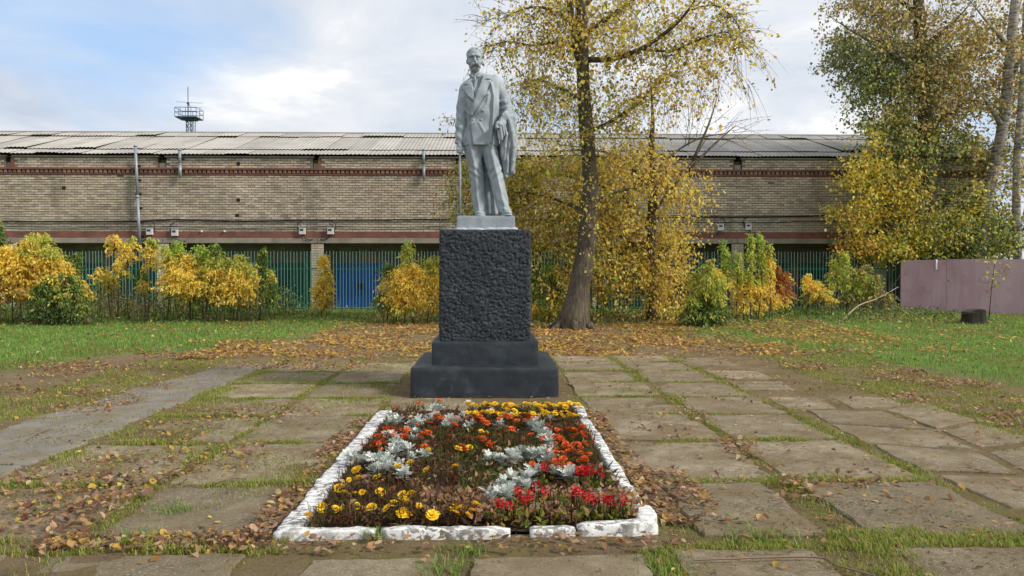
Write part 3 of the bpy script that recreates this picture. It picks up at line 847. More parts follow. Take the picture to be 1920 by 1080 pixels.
# ---- signed distance modelling of the figure; photograph pixel helpers for its front view
def c1(cx, cy): return ((cx - 324) * 0.002688, (980 - cy) * 0.002688)
def c3(cx, cy): return ((840 + cx / 4.907 - 914) * 0.00764, (405 - (70 + cy / 4.907)) * 0.00764)
class Field:
    def __init__(s, lo, hi, h):
        s.lo = np.array(lo, float); s.h = h
        n = np.ceil((np.array(hi) - s.lo) / h).astype(int) + 1
        s.ax = [s.lo[i] + h * np.arange(n[i]) for i in range(3)]
        s.d = np.full(n, 10.0, np.float32)
    def grid(s, lo=None, hi=None):
        sl = []
        for i in range(3):
            a = 0 if lo is None else max(0, int(math.floor((lo[i] - s.lo[i]) / s.h)))
            b_ = len(s.ax[i]) if hi is None else min(len(s.ax[i]), int(math.ceil((hi[i] - s.lo[i]) / s.h)) + 1)
            sl.append(slice(a, max(a, b_)))
        X_, Y_, Z_ = np.meshgrid(s.ax[0][sl[0]], s.ax[1][sl[1]], s.ax[2][sl[2]], indexing='ij', sparse=True)
        return tuple(sl), X_, Y_, Z_
    def uni(s, sl, d, k=0.02):
        a = s.d[sl]
        h = np.clip(0.5 + 0.5 * (a - d) / k, 0, 1)
        s.d[sl] = a + (d - a) * h - k * h * (1 - h)
    def sub(s, sl, d, k=0.01):
        a = s.d[sl]; d = -d
        h = np.clip(0.5 - 0.5 * (a - d) / k, 0, 1)
        s.d[sl] = a + (d - a) * h + k * h * (1 - h)
    def cone(s, a, b_, ra, rb, k=0.02, op='uni', sy=1.0):
        a = np.array(a, float); b_ = np.array(b_, float); r = max(ra, rb) + 0.05 + k
        sl, X_, Y_, Z_ = s.grid(np.minimum(a, b_) - r * max(1, 1 / sy), np.maximum(a, b_) + r * max(1, 1 / sy))
        if any(q.stop <= q.start for q in sl): return
        ab = b_ - a; l2 = max(ab @ ab, 1e-9)
        t_ = np.clip(((X_ - a[0]) * ab[0] + (Y_ - a[1]) * ab[1] + (Z_ - a[2]) * ab[2]) / l2, 0, 1)
        d = np.sqrt((X_ - a[0] - ab[0] * t_) ** 2 + ((Y_ - a[1] - ab[1] * t_) * sy) ** 2 + (Z_ - a[2] - ab[2] * t_) ** 2) - (ra + (rb - ra) * t_)
        getattr(s, op)(sl, d, k)
    def chain(s, pts, rad, k=0.02, op='uni', sy=1.0):
        for i in range(len(pts) - 1): s.cone(pts[i], pts[i + 1], rad[i], rad[i + 1], k, op, sy)
    def ell(s, c_, r, k=0.02, op='uni', rot=0.0):
        c_ = np.array(c_, float); r = np.array(r, float); m = r.max() + 0.05 + k
        sl, X_, Y_, Z_ = s.grid(c_ - m, c_ + m)
        dx, dy, dz = X_ - c_[0], Y_ - c_[1], Z_ - c_[2]
        if rot:
            ca, sa = math.cos(rot), math.sin(rot); dx, dy = dx * ca + dy * sa, -dx * sa + dy * ca
        k0 = np.sqrt((dx / r[0]) ** 2 + (dy / r[1]) ** 2 + (dz / r[2]) ** 2)
        k1 = np.sqrt((dx / r[0] ** 2) ** 2 + (dy / r[1] ** 2) ** 2 + (dz / r[2] ** 2) ** 2)
        d = k0 * (k0 - 1) / np.maximum(k1, 1e-6)
        getattr(s, op)(sl, d, k)
    def loft(s, knots, k=0.02, n=2.4, disp=None, pad=0.08, capk=0.01):
        """knots rows (z, cx, cy, rx, ry) from low z to high z; disp(X,Y,Z,theta) moves the surface out"""
        kn = np.array(sorted(knots), float)
        lo = np.array([(kn[:, 1] - kn[:, 3]).min() - pad, (kn[:, 2] - kn[:, 4]).min() - pad, kn[0, 0] - pad])
        hi = np.array([(kn[:, 1] + kn[:, 3]).max() + pad, (kn[:, 2] + kn[:, 4]).max() + pad, kn[-1, 0] + pad])
        sl, X_, Y_, Z_ = s.grid(lo, hi)
        zz_ = np.clip(Z_, kn[0, 0], kn[-1, 0])
        # smooth interpolation (cosine-free monotone): resample through a fine table
        tb = np.linspace(kn[0, 0], kn[-1, 0], 240)
        def itp(col):
            y = np.interp(tb, kn[:, 0], kn[:, col]); ker = np.hanning(25); ker /= ker.sum()
            y = np.convolve(np.pad(y, 12, mode='reflect', reflect_type='odd'), ker, 'valid')
            return np.interp(zz_, tb, y)
        cx_, cy_, rx_, ry_ = itp(1), itp(2), itp(3), itp(4)
        dx, dy = (X_ - cx_), (Y_ - cy_)
        q = (np.abs(dx / rx_) ** n + np.abs(dy / ry_) ** n) ** (1 / n)
        d = (q - 1) * np.minimum(rx_, ry_)
        if disp is not None: d = d - disp(X_, Y_, Z_, np.arctan2(dx / rx_, -dy / ry_))
        dz = np.maximum(kn[0, 0] - Z_, Z_ - kn[-1, 0]) + 0 * d
        h = np.clip(0.5 - 0.5 * (d - dz) / capk, 0, 1)
        d = d * (1 - h) + dz * h + capk * h * (1 - h)
        s.uni(sl, d, k)
    def mesh(s, name):
        d = s.d
        d = np.pad(d, 1, constant_values=1.0); lo = s.lo - s.h
        ins = d < 0
        cell = np.zeros(tuple(np.array(d.shape) - 1), bool); allin = np.ones_like(cell)
        P_ = np.zeros(cell.shape + (3,), np.float32); cnt = np.zeros(cell.shape, np.float32)
        S = [slice(0, -1), slice(1, None)]
        for i in (0, 1):
            for j in (0, 1):
                for k in (0, 1):
                    c_ = ins[S[i], S[j], S[k]]; cell |= c_; allin &= c_
        act = cell & ~allin
        I = np.argwhere(act)
        pos = np.zeros((len(I), 3)); cn = np.zeros(len(I))
        corners = [(0, 0, 0), (1, 0, 0), (0, 1, 0), (0, 0, 1), (1, 1, 0), (1, 0, 1), (0, 1, 1), (1, 1, 1)]
        val = {c_: d[I[:, 0] + c_[0], I[:, 1] + c_[1], I[:, 2] + c_[2]] for c_ in corners}
        for a in corners:
            for ax in range(3):
                if a[ax]: continue
                b_ = list(a); b_[ax] = 1; b_ = tuple(b_)
                va, vb = val[a], val[b_]
                m = (va < 0) != (vb < 0)
                tt = np.where(m, va / np.where(m, va - vb, 1), 0)
                for q in range(3):
                    pos[:, q] += np.where(m, a[q] + (tt if q == ax else 0), 0)
                cn += m
        pos = I + pos / cn[:, None]
        vid = np.full(act.shape, -1, np.int64); vid[act] = np.arange(len(I))
        F = []
        for ax in range(3):
            o1, o2 = [(1, 2), (2, 0), (0, 1)][ax]
            a0 = [slice(1, -1)] * 3; a1 = [slice(1, -1)] * 3
            a0[ax] = slice(0, -1); a1[ax] = slice(1, None)
            A, B = ins[tuple(a0)], ins[tuple(a1)]
            E = np.argwhere(A != B)
            if not len(E): continue
            flip = A[tuple(E.T)]
            base = E + 1; base[:, ax] -= 1
            def vv(d1, d2):
                q = base.copy(); q[:, o1] -= d1; q[:, o2] -= d2
                return vid[q[:, 0], q[:, 1], q[:, 2]]
            q = np.stack([vv(1, 1), vv(0, 1), vv(0, 0), vv(1, 0)], 1)
            q[~flip] = q[~flip][:, ::-1]
            F.append(q)
        f = np.concatenate(F); f = f[(f >= 0).all(1)]
        v = lo + pos * s.h
        return mesh_np(name, v, f, None, True)

def poly_sd(X_, Z_, poly):
    """signed distance in the front view to a polygon (negative inside)"""
    p = np.array(poly, float); n = len(p)
    d = np.full(np.broadcast(X_, Z_).shape, 1e9); ins = np.zeros(d.shape, bool)
    for i in range(n):
        a, b_ = p[i], p[(i + 1) % n]; e = b_ - a
        t_ = np.clip(((X_ - a[0]) * e[0] + (Z_ - a[1]) * e[1]) / max(e @ e, 1e-12), 0, 1)
        d = np.minimum(d, (X_ - a[0] - e[0] * t_) ** 2 + (Z_ - a[1] - e[1] * t_) ** 2)
        c_ = ((a[1] > Z_) != (b_[1] > Z_)) & (X_ < (b_[0] - a[0]) * (Z_ - a[1]) / ((b_[1] - a[1]) if abs(b_[1] - a[1]) > 1e-12 else 1e-12) + a[0])
        ins ^= c_
    return np.where(ins, -1, 1) * np.sqrt(d)
def line_d(X_, Z_, pts):
    d = np.full(np.broadcast(X_, Z_).shape, 1e9)
    for a, b_ in zip(pts[:-1], pts[1:]):
        a = np.array(a); e = np.array(b_) - a
        t_ = np.clip(((X_ - a[0]) * e[0] + (Z_ - a[1]) * e[1]) / max(e @ e, 1e-12), 0, 1)
        d = np.minimum(d, np.sqrt((X_ - a[0] - e[0] * t_) ** 2 + (Z_ - a[1] - e[1] * t_) ** 2))
    return d
def sstep(a, b_, x): t_ = np.clip((x - a) / (b_ - a), 0, 1); return t_ * t_ * (3 - 2 * t_)
def raise_(X_, Z_, poly, h, w_=0.008): return h * (1 - sstep(-w_ * .2, w_, poly_sd(X_, Z_, poly)))
def stroke(X_, Z_, pts, h, w_): return h * np.exp(-(line_d(X_, Z_, pts) / w_) ** 2)
K3 = lambda *q: [c3(*p) for p in q]
lapel_l = K3((222, 372), (196, 396), (162, 440), (196, 448), (150, 468), (162, 500), (200, 556), (250, 600), (270, 545), (245, 470), (228, 410))
lapel_r = K3((338, 312), (372, 345), (398, 386), (346, 402), (404, 404), (388, 455), (345, 548), (292, 640), (232, 732), (224, 705), (250, 610), (282, 520), (310, 430), (328, 360))
vzone = K3((222, 372), (338, 312), (312, 430), (282, 520), (262, 570), (245, 470))
tie = K3((250, 398), (288, 400), (280, 432), (292, 500), (268, 548), (250, 480), (258, 432))
flap = K3((228, 725), (224, 800), (231, 870), (252, 1010), (480, 1010), (480, 330), (345, 330), (318, 420), (288, 515), (258, 605))
pocket = K3((345, 545), (392, 530), (394, 545), (348, 562))
def jacket_relief(X_, Z_):
    r = raise_(X_, Z_, lapel_l, 0.022) + raise_(X_, Z_, lapel_r, 0.024) - raise_(X_, Z_, vzone, 0.036, 0.01)
    r = r + raise_(X_, Z_, tie, 0.026, 0.01) + raise_(X_, Z_, flap, 0.016, 0.005)
    for q in ((245, 770), (318, 772), (330, 690)):
        bx, bz = c3(*q); r = r + 0.016 * (1 - sstep(0.010, 0.018, np.sqrt((X_ - bx) ** 2 + (Z_ - bz) ** 2)))
    r = r + raise_(X_, Z_, pocket, 0.008, 0.006)
    for q, h, w_ in ((((145, 555), (160, 650), (222, 728)), 0.014, 0.02), (((172, 560), (185, 660), (230, 745)), -0.008, 0.014),
                     (((385, 540), (372, 620), (335, 690)), 0.010, 0.02), (((408, 430), (434, 560), (428, 700), (420, 850), (408, 975)), 0.020, 0.018),
                     (((240, 790), (200, 830), (160, 960)), 0.008, 0.02), (((300, 800), (345, 880), (360, 980)), 0.007, 0.02), (((180, 760), (190, 860), (178, 960)), -0.010, 0.018),
                     (((130, 480), (150, 560), (165, 700)), -0.012, 0.012)):
        r = r + stroke(X_, Z_, [c3(*p) for p in q], h * 1.7, w_)
    for q in (((219, 730), (216, 800), (223, 870), (243, 1005)), ((144, 468), (156, 503), (195, 562), (246, 608)), ((411, 406), (395, 458), (352, 552), (299, 645), (240, 735)), ((160, 447), (194, 453)), ((348, 407), (398, 397))):
        r = r + stroke(X_, Z_, [c3(*p) for p in q], -0.016, 0.008)
    return r

SZ = 2.414
statue = thing('statue', (PX + 0.012, PY - 0.02, SZ), 'grey painted statue of a moustached man in a suit with cane', 'statue')
def fig(F_, name, parent=statue): return link(name, F_.mesh(name), m_stat, parent)

# ---- jacket: trunk and both sleeves
F_ = Field((-0.52, -0.34, 0.93), (0.50, 0.32, 2.10), 0.0068)
def tdisp(X_, Y_, Z_, th):
    fr = 1 - sstep(-0.02, 0.05, Y_)
    r2 = jacket_relief(X_[:, 0, :], Z_[0, 0, :][None, :] + 0 * X_[:, 0, :])
    return r2[:, None, :] * fr + 0.004 * np.sin(Z_ * 23 + X_ * 17)
hem = 1.005
F_.loft([(hem, -.088, .0, .262, .185), (1.10, -.088, 0, .252, .178), (1.183, -.082, 0, .246, .172), (1.371, -.07, 0, .226, .158), (1.53, -.075, .0, .245, .166),
         (1.693, -.085, .005, .262, .165), (1.80, -.088, .015, .262, .150), (1.88, -.088, .02, .245, .130), (1.945, -.085, .025, .20, .105), (2.0, -.09, .03, .14, .082)], 0.02, 2.3, tdisp, capk=0.012)
F_.ell((-.285, .02, 1.815), (.095, .10, .095), 0.05)
F_.ell((.135, .02, 1.90), (.105, .105, .10), 0.05)
F_.cone((-.15, .03, 1.96), (-.27, .02, 1.85), .07, .075, 0.04)
F_.cone((-.10, .03, 2.0), (.12, .02, 1.945), .075, .075, 0.04)
# sleeve at the viewer's left, hanging to the cane
F_.loft([(1.045, -.386, -.06, .056, .062), (1.12, -.378, -.05, .066, .07), (1.237, -.367, -.03, .070, .078), (1.452, -.352, .005, .078, .088), (1.60, -.338, .02, .082, .09), (1.72, -.322, .02, .084, .092), (1.85, -.30, .02, .07, .08)],
        0.012, 2.2, lambda X_, Y_, Z_, th: 0.007 * np.sin(Z_ * 46 + th * 1.6) * sstep(1.75, 1.3, Z_) + 0.005 * np.sin(Z_ * 23 - th * 2.3), capk=0.008)
# sleeve at the viewer's right: upper arm out to the elbow, forearm forward into the drape
F_.chain([(.13, .02, 1.90), (.205, .035, 1.80), (.262, .045, 1.67), (.300, .05, 1.54), (.312, .04, 1.46)], [.092, .086, .088, .092, .090], 0.02)
F_.chain([(.312, .04, 1.46), (.26, -.10, 1.36), (.20, -.22, 1.285)], [.088, .078, .055], 0.02)
for (za, zb, x0_, x1_) in ((1.70, 1.62, .18, .345), (1.60, 1.55, .20, .388), (1.52, 1.50, .21, .398)):
    F_.chain([(x0_ + .01, -.025, za - .05), ((x0_ + x1_) / 2, -.034, (za + zb) / 2 - .02), (x1_ - .02, 0.01, zb + .03)], [.008, .018, .010], 0.035)
# cut between chest and the right sleeve
F_.chain([(.155, -.14, 1.86), (.175, -.15, 1.70), (.185, -.16, 1.52), (.18, -.17, 1.36)], [.010, .022, .026, .016], 0.012, 'sub')
F_.chain([(-.285, -.15, 1.62), (-.285, -.14, 1.45), (-.305, -.14, 1.25), (-.325, -.15, 1.06)], [.008, .014, .012, .012], 0.012, 'sub')
F_.ell((.20, .07, 1.50), (.09, .06, .20), 0.03)
jk = fig(F_, 'jacket')

# ---- head, neck, collar
F_ = Field((-0.33, -0.24, 1.86), (0.02, 0.20, 2.44), 0.0042)
hx = -.166
F_.ell((hx, .012, 2.292), (.110, .132, .116), 0.03)
F_.ell((hx + .004, -.028, 2.165), (.086, .094, .105), 0.05)
F_.ell((hx + .006, -.070, 2.092), (.056, .040, .034), 0.035)
F_.cone((hx + .004, .035, 2.13), (hx + .022, .03, 1.90), .066, .080, 0.025)
for s in (-1, 1):
    F_.ell((hx + s * .066, -.075, 2.185), (.034, .034, .034), 0.03)                      # cheekbone
    F_.ell((hx + s * .104, .022, 2.222), (.017, .028, .038), 0.012)                      # ear
F_.chain([(hx - .068, -.088, 2.275), (hx - .02, -.122, 2.272), (hx + .03, -.122, 2.272), (hx + .076, -.088, 2.275)], [.018, .021, .021, .018], 0.018)   # brow
for s in (-1, 1):
    F_.ell((hx + .006 + s * .046, -.128, 2.240), (.034, .030, .022), 0.012, 'sub')
    F_.ell((hx + .006 + s * .044, -.094, 2.238), (.019, .019, .016), 0.006)
    F_.chain([(hx + .006 + s * .022, -.118, 2.263), (hx + .006 + s * .05, -.122, 2.268), (hx + .006 + s * .078, -.098, 2.255)], [.008, .010, .007], 0.008)
    F_.chain([(hx + .006 + s * .026, -.108, 2.224), (hx + .006 + s * .05, -.110, 2.219), (hx + .006 + s * .068, -.096, 2.226)], [.005, .006, .005], 0.008)
F_.chain([(hx + .008, -.118, 2.255), (hx + .010, -.140, 2.215), (hx + .012, -.158, 2.188)], [.012, .015, .020], 0.012)     # nose
for s in (-1, 1):
    F_.ell((hx + .012 + s * .018, -.136, 2.182), (.012, .015, .011), 0.01)
    # moustache: thick, drooping, longer to the viewer's right
    F_.chain([(hx + .013, -.144, 2.163), (hx + .013 + s * .034, -.140, 2.150), (hx + .013 + s * .062, -.118, 2.118), (hx + .013 + s * .070, -.104, 2.096)], [.016, .021, .017, .008], 0.008)
F_.ell((hx + .014, -.118, 2.122), (.034, .014, .012), 0.006, 'sub')
F_.ell((hx + .014, -.102, 2.106), (.032, .016, .010), 0.010)                           # lower lip
sl, X_, Y_, Z_ = F_.grid()
hl = 2.335 + 0.055 * np.clip((Y_ + .02) / -.10, -2.4, 1) + 0.018 * np.cos((X_ - hx) * 40)
hair = sstep(-0.008, 0.012, Z_ - hl) * (1 - sstep(2.34, 2.16, Z_) * (Y_ < -.02))
gro = 0.0035 * np.sin((X_ - hx) * 150 + Y_ * 60 + Z_ * 40) + 0.003 * np.sin(X_ * 90 - Y_ * 130 + Z_ * 75)
F_.d -= (hair * (0.009 + gro)).astype(np.float32)
for zf in (2.315, 2.333): F_.d -= (0.003 * np.exp(-((Z_ - zf - .01 * np.cos((X_ - hx) * 45)) / .005) ** 2) * (Y_ < -.06) * (np.abs(X_ - hx) < .06)).astype(np.float32)
# shirt collar and tie knot
for s, pts in ((-1, [(-.215, -.01, 2.035), (-.205, -.06, 2.015), (-.186, -.098, 1.975)]), (1, [(-.082, -.005, 2.045), (-.094, -.06, 2.022), (-.124, -.100, 1.978)])):
    F_.chain(pts, [.012, .013, .008], 0.006)
    F_.chain([(q[0], q[1], q[2] - .022) for q in pts[:2]] + [pts[2]], [.012, .012, .007], 0.006)
F_.chain([(-.155, -.096, 1.968), (-.157, -.112, 1.925)], [.018, .012], 0.010)
F_.chain([(-.23, .02, 2.03), (-.20, .09, 2.06), (-.14, .11, 2.07), (-.08, .08, 2.06), (-.06, .01, 2.045)], [.02] * 5, 0.01)
hd = fig(F_, 'head')

# ---- trousers
F_ = Field((-0.38, -0.30, 0.02), (0.38, 0.24, 1.10), 0.0066)
def crease(side):
    def f(X_, Y_, Z_, th):
        ph = th - 0.15 * side
        k_ = 0.020 * np.exp(-(ph / 0.22) ** 2)
        fold = 0.010 * np.sin(Z_ * 30 + th * 3.0 * side + 1.3 * side) * (sstep(0.45, 0.1, Z_) * 1.2 + 0.45)
        kn = 0.012 * np.sin(Z_ * 55 - th * 4 * side) * np.exp(-((Z_ - 0.62) / 0.10) ** 2)
        return k_ + fold * 0.45 + kn * .8
    return f
F_.loft([(.045, -.075, -.02, .088, .115), (.14, -.091, -.015, .090, .108), (.323, -.118, 0.0, .094, .108), (.538, -.126, .0, .100, .112), (.74, -.151, 0, .104, .125), (.90, -.185, .0, .122, .145), (1.04, -.20, 0, .128, .155)], 0.02, 2.1, crease(-1))
F_.loft([(.055, .262, -.085, .086, .115), (.20, .227, -.085, .092, .106), (.376, .183, -.09, .101, .106), (.565, .14, -.10, .102, .112), (.726, .0995, -.075, .104, .125), (.90, .062, -.03, .116, .145), (1.04, .03, 0, .125, .155)], 0.02, 2.1, crease(1))
F_.cone((-.08, .02, 1.02), (-.05, .02, .98), .14, .10, 0.05)
F_.chain([(-.05, -.17, .98), (-.02, -.16, .86), (0.0, -.13, .72)], [.008, .016, .018], 0.02, 'sub')
F_.chain([(-.06, -.06, .07), (-.08, -.13, .09), (-.14, -.10, .10)], [.012, .016, .012], 0.015)
F_.chain([(.20, -.16, .12), (.25, -.205, .11), (.32, -.17, .095)], [.012, .018, .012], 0.015)
fig(F_, 'trousers')
# support drape behind the legs
F_ = Field((-0.20, -0.02, 0.02), (0.36, 0.36, 1.06), 0.008)
F_.loft([(.055, .075, .14, .115, .055), (.3, .07, .14, .125, .06), (.6, .05, .14, .14, .065), (.85, .02, .12, .17, .075), (1.02, -.02, .10, .2, .08)], 0.02, 2.2, lambda X_, Y_, Z_, th: 0.012 * np.sin(X_ * 60 + Z_ * 3))
fig(F_, 'coat_tail')
# ---- shoes
for (sx, sy, rot, nm) in ((-.083, -.115, -0.10, 'shoe'), (.288, -.19, 0.22, 'shoe')):
    F_ = Field((sx - .15, sy - .22, -0.01), (sx + .15, sy + .24, 0.17), 0.006)
    F_.ell((sx, sy, .045), (.070, .155, .048), 0.02, rot=rot)
    F_.ell((sx + .01 * rot, sy + .10, .07), (.066, .11, .062), 0.03, rot=rot)
    F_.ell((sx, sy - .01, .012), (.078, .170, .020), 0.012, rot=rot)
    fig(F_, nm)
# ---- overcoat over the forearm
F_ = Field((0.10, -0.36, 0.50), (0.52, 0.26, 1.62), 0.0068)
def cdisp(X_, Y_, Z_, th):
    a = sstep(1.42, 1.15, Z_)
    return (0.017 * np.sin(th * 4 + Z_ * 3.5 + 0.6) + 0.014 * np.sin(th * 7 - Z_ * 6) + 0.006 * np.sin(Z_ * 26 + th * 3)) * (0.35 + 0.65 * a)
F_.loft([(.62, .315, .01, .078, .075), (.70, .312, .005, .094, .09), (.82, .308, -.01, .108, .105), (1.02, .300, -.03, .118, .12), (1.18, .300, -.05, .108, .125), (1.32, .305, -.06, .094, .12), (1.43, .308, -.04, .085, .11), (1.50, .315, -.01, .07, .08)], 0.02, 2.1, cdisp, capk=0.03)
F_.ell((.275, -.02, .60), (.035, .05, .05), 0.03)
for pts, r in (([(.205, -.19, 1.36), (.27, -.17, 1.44), (.34, -.10, 1.485), (.395, .0, 1.47)], .026), ([(.215, -.20, 1.31), (.30, -.18, 1.395), (.375, -.10, 1.42), (.405, 0, 1.39)], .028),
               ([(.235, -.19, 1.42), (.30, -.13, 1.51), (.37, -.03, 1.545)], .022), ([(.25, -.21, 1.29), (.285, -.20, 1.15), (.265, -.18, 0.98), (.255, -.14, .80)], .022),
               ([(.32, -.19, 1.36), (.36, -.17, 1.20), (.385, -.13, 1.0), (.375, -.1, .80), (.355, -.07, .66)], .024), ([(.39, -.1, 1.40), (.415, -.06, 1.22), (.42, -.04, 1.02), (.40, -.03, .80)], .020)):
    F_.chain(pts, [r * .8] + [r] * (len(pts) - 2) + [r * .7], 0.022)
fig(F_, 'overcoat')
# ---- hands, each with thumb and four fingers
F_ = Field((-0.47, -0.20, 0.86), (-0.28, 0.02, 1.10), 0.0042)
F_.cone((-.384, -.06, 1.07), (-.376, -.068, 1.0), .042, .042, 0.02, sy=0.9)
F_.ell((-.376, -.072, .975), (.046, .040, .052), 0.02)
for i, (fx, dz) in enumerate(((-.408, .0), (-.388, -.010), (-.367, -.008), (-.348, .004))):
    F_.chain([(fx, -.085, .985 + dz), (fx + .002, -.118, .962 + dz), (fx + .004, -.112, .925 + dz), (fx + .005, -.088, .912 + dz)], [.0125, .0125, .0115, .010], 0.005)
F_.chain([(-.340, -.06, .985), (-.330, -.085, .955), (-.338, -.105, .925)], [.015, .0135, .011], 0.006)
fig(F_, 'hand')
F_ = Field((0.09, -0.40, 1.08), (0.33, -0.12, 1.40), 0.0042)
F_.cone((.23, -.19, 1.315), (.195, -.245, 1.285), .042, .042, 0.02)
F_.ell((.185, -.262, 1.272), (.044, .048, .040), 0.02)
for i, (dx, dz) in enumerate(((-.030, .014), (-.036, -.006), (-.034, -.026), (-.026, -.044))):
    F_.chain([(.19 + dx * .4, -.285, 1.278 + dz), (.175 + dx, -.305, 1.268 + dz), (.168 + dx, -.285, 1.255 + dz), (.180 + dx * .8, -.265, 1.250 + dz)], [.0125, .0125, .0115, .010], 0.005)
F_.chain([(.185, -.25, 1.30), (.160, -.285, 1.305), (.150, -.305, 1.290)], [.015, .013, .011], 0.006)
fig(F_, 'hand')
# folded gloves hanging from that hand
F_ = Field((0.12, -0.36, 1.0), (0.32, -0.16, 1.32), 0.005)
F_.loft([(1.055, .205, -.25, .022, .022), (1.10, .205, -.255, .042, .028), (1.18, .215, -.26, .052, .032), (1.26, .215, -.26, .040, .032)], 0.02, 2.2, lambda X_, Y_, Z_, th: 0.006 * np.sin(X_ * 140 + Z_ * 25))
fig(F_, 'gloves')
mb = MB(); mb.tube([(-.372, -.092, .0), (-.370, -.090, .5), (-.368, -.088, .93)], [.0165, .017, .0175], 12)
mb.tube([(-.368, -.088, .93), (-.368, -.088, .955), (-.368, -.088, .985), (-.368, -.088, 1.0)], [.018, .028, .026, .012], 12)
mb.build('cane', m_stat, statue, True)
o = rough_box('plinth', 0.80, 0.70, -0.215, 0.0, 0.02, 0.012, 0.010, 8.0, m_stat, statue, 8)
# lumpy mortar where the plinth meets the pedestal
bl = MB(); vv_ = []
a_ = np.linspace(0, 1, 60)
ring = [(-.42, -.37), (.42, -.37), (.42, .37), (-.42, .37), (-.42, -.37)]
pts = []
for (p0, p1) in zip(ring[:-1], ring[1:]):
    for q in np.linspace(0, 1, 26)[:-1]: pts.append((p0[0] + (p1[0] - p0[0]) * q, p0[1] + (p1[1] - p0[1]) * q, -.195 + random.uniform(-.006, .008)))
pts.append(pts[0])
bl.tube(pts, [random.uniform(.018, .036) for _ in pts], 7)
bl.build('mortar_bead', simple('pale_mortar', srgb(168, 176, 180), 0.8, 0.2, 12, 0.5, 60, 0.01), statue, True)
# ================================================================== flower bed
m_white_kerb, t, b = new_mat('flaking_whitewash')
c = t.mix(t.ramp(t.noise(4.0, 6, 0.6), [(0.3, 0), (0.7, 1)]), srgb(206, 206, 204), srgb(236, 236, 234))
pl = t.ramp(t.noise(16, 6, 0.7, vec=t.pos((1.0, 1.8, 1.0))), [(0.48, 0.0), (0.53, 1.0)])
pl = t.mix(1.0, pl, t.ramp(t.noise(1.6, 4, 0.6), [(0.30, 0.25), (0.58, 1.0)]), 'MULTIPLY')
c = t.mix(pl, c, t.mix(t.noise(30, 4), srgb(70, 66, 60), srgb(128, 122, 112)))
t.L.new(c, b.inputs['Base Color']); b.inputs['Roughness'].default_value = 0.85; b.inputs['Specular IOR Level'].default_value = 0.2
t.L.new(t.bump(t.noise(38, 6, 0.7), 0.7, 0.012), b.inputs['Normal'])
m_soil = simple('bed_soil', srgb(58, 42, 30), 0.95, 0.4, 12, 0.9, 50, 0.02)
bed = thing('flower_bed', (-0.16, 6.6, 0), 'rectangular flower bed edged with flaking whitewashed kerbstones', 'flower bed')
BD = bed.location.copy()
def kerb(p0, p1, wid, h, seed, tilt=0.0, sink=0.0):
    p0, p1 = Vector((*p0, 0)), Vector((*p1, 0))
    d = p1 - p0; ln = d.length; d.normalize(); n = Vector((-d.y, d.x, 0))
    na = max(6, int(ln / 0.03))
    prof = [(-.52, -.3), (-.5, .80), (-.45, .97), (-.30, 1.0), (0, 1.0), (.30, 1.0), (.45, .97), (.5, .80), (.52, -.3)]
    V, F = [], []
    for i in range(na + 1):
        s = i / na; q = p0 + d * (ln * s)
        e = min(s * ln, (1 - s) * ln); tp = 0.82 + 0.18 * min(1, e / 0.05)
        for (u, z) in prof:
            x_, y_ = q.x + n.x * u * wid * (0.95 if tp < .9 else 1), q.y + n.y * u * wid
            V.append((x_, y_, z * h * tp - sink * s))
    V = np.array(V)
    k_ = fbm(V * 9 + seed * 7.7, 4, seed) - 0.5; k2 = fbm(V * 30 + seed, 2, seed + 3) - 0.5
    V[:, 2] += (k_ * 0.028 + k2 * 0.006) * (V[:, 2] > 0.02)
    side = np.tile(np.array([u for u, z in prof]), na + 1)
    V[:, 0] += n.x * (k_ * 0.035) * np.sign(side); V[:, 1] += n.y * (k_ * 0.035) * np.sign(side)
    m = len(prof)
    for i in range(na):
        for j in range(m - 1): F.append((i * m + j, (i + 1) * m + j, (i + 1) * m + j + 1, i * m + j + 1))
    F.append(tuple(range(m))); F.append(tuple(na * m + j for j in reversed(range(m))))
    V -= np.array(BD)
    return link('kerbstone', mesh_np('kerbstone', V, F, None, True), m_white_kerb, bed)
fl, fr_ = (-1.33, 4.60), (1.0, 4.66)
for (a_, b_, wd, hh, sd_) in (((-1.33, 4.545), (-0.72, 4.555), .08, .050, 1), ((-0.69, 4.565), (0.10, 4.55), .08, .052, 2), ((0.22, 4.55), (0.50, 4.56), .08, .050, 3), ((0.515, 4.56), (1.01, 4.60), .09, .070, 4)):
    kerb(a_, b_, wd, hh, sd_)
for (y0, y1, sd_) in ((4.61, 5.28, 5), (5.30, 6.30, 6), (6.33, 7.35, 7), (7.37, 8.62, 8)): kerb((-1.27, y0), (-1.25, y1), .145, .046, sd_)
for (y0, y1, sd_, wd) in ((4.66, 4.92, 9, .15), (5.05, 5.75, 10, .11), (5.78, 6.6, 11, .11), (6.62, 7.4, 12, .12), (7.43, 8.02, 13, .12), (8.14, 8.62, 14, .13)): kerb((0.965 if wd > .12 else .975, y0), (0.97, y1), wd * .9, .085 if sd_ in (9, 14) else .055, sd_)
ax_, ay_ = np.linspace(-1.18, 0.92, 90), np.linspace(4.58, 8.66, 160)
X, Y = np.meshgrid(ax_, ay_, indexing='ij')
Z = 0.02 + (n2(X, Y, 4, 4, 8) - .5) * 0.08
ii = np.arange(X.size).reshape(X.shape)
fq = np.stack([ii[:-1, :-1], ii[1:, :-1], ii[1:, 1:], ii[:-1, 1:]], -1).reshape(-1, 4)
link('soil', mesh_np('soil', np.stack([X, Y, Z], -1).reshape(-1, 3) - np.array(BD), fq, None, True), m_soil, bed)

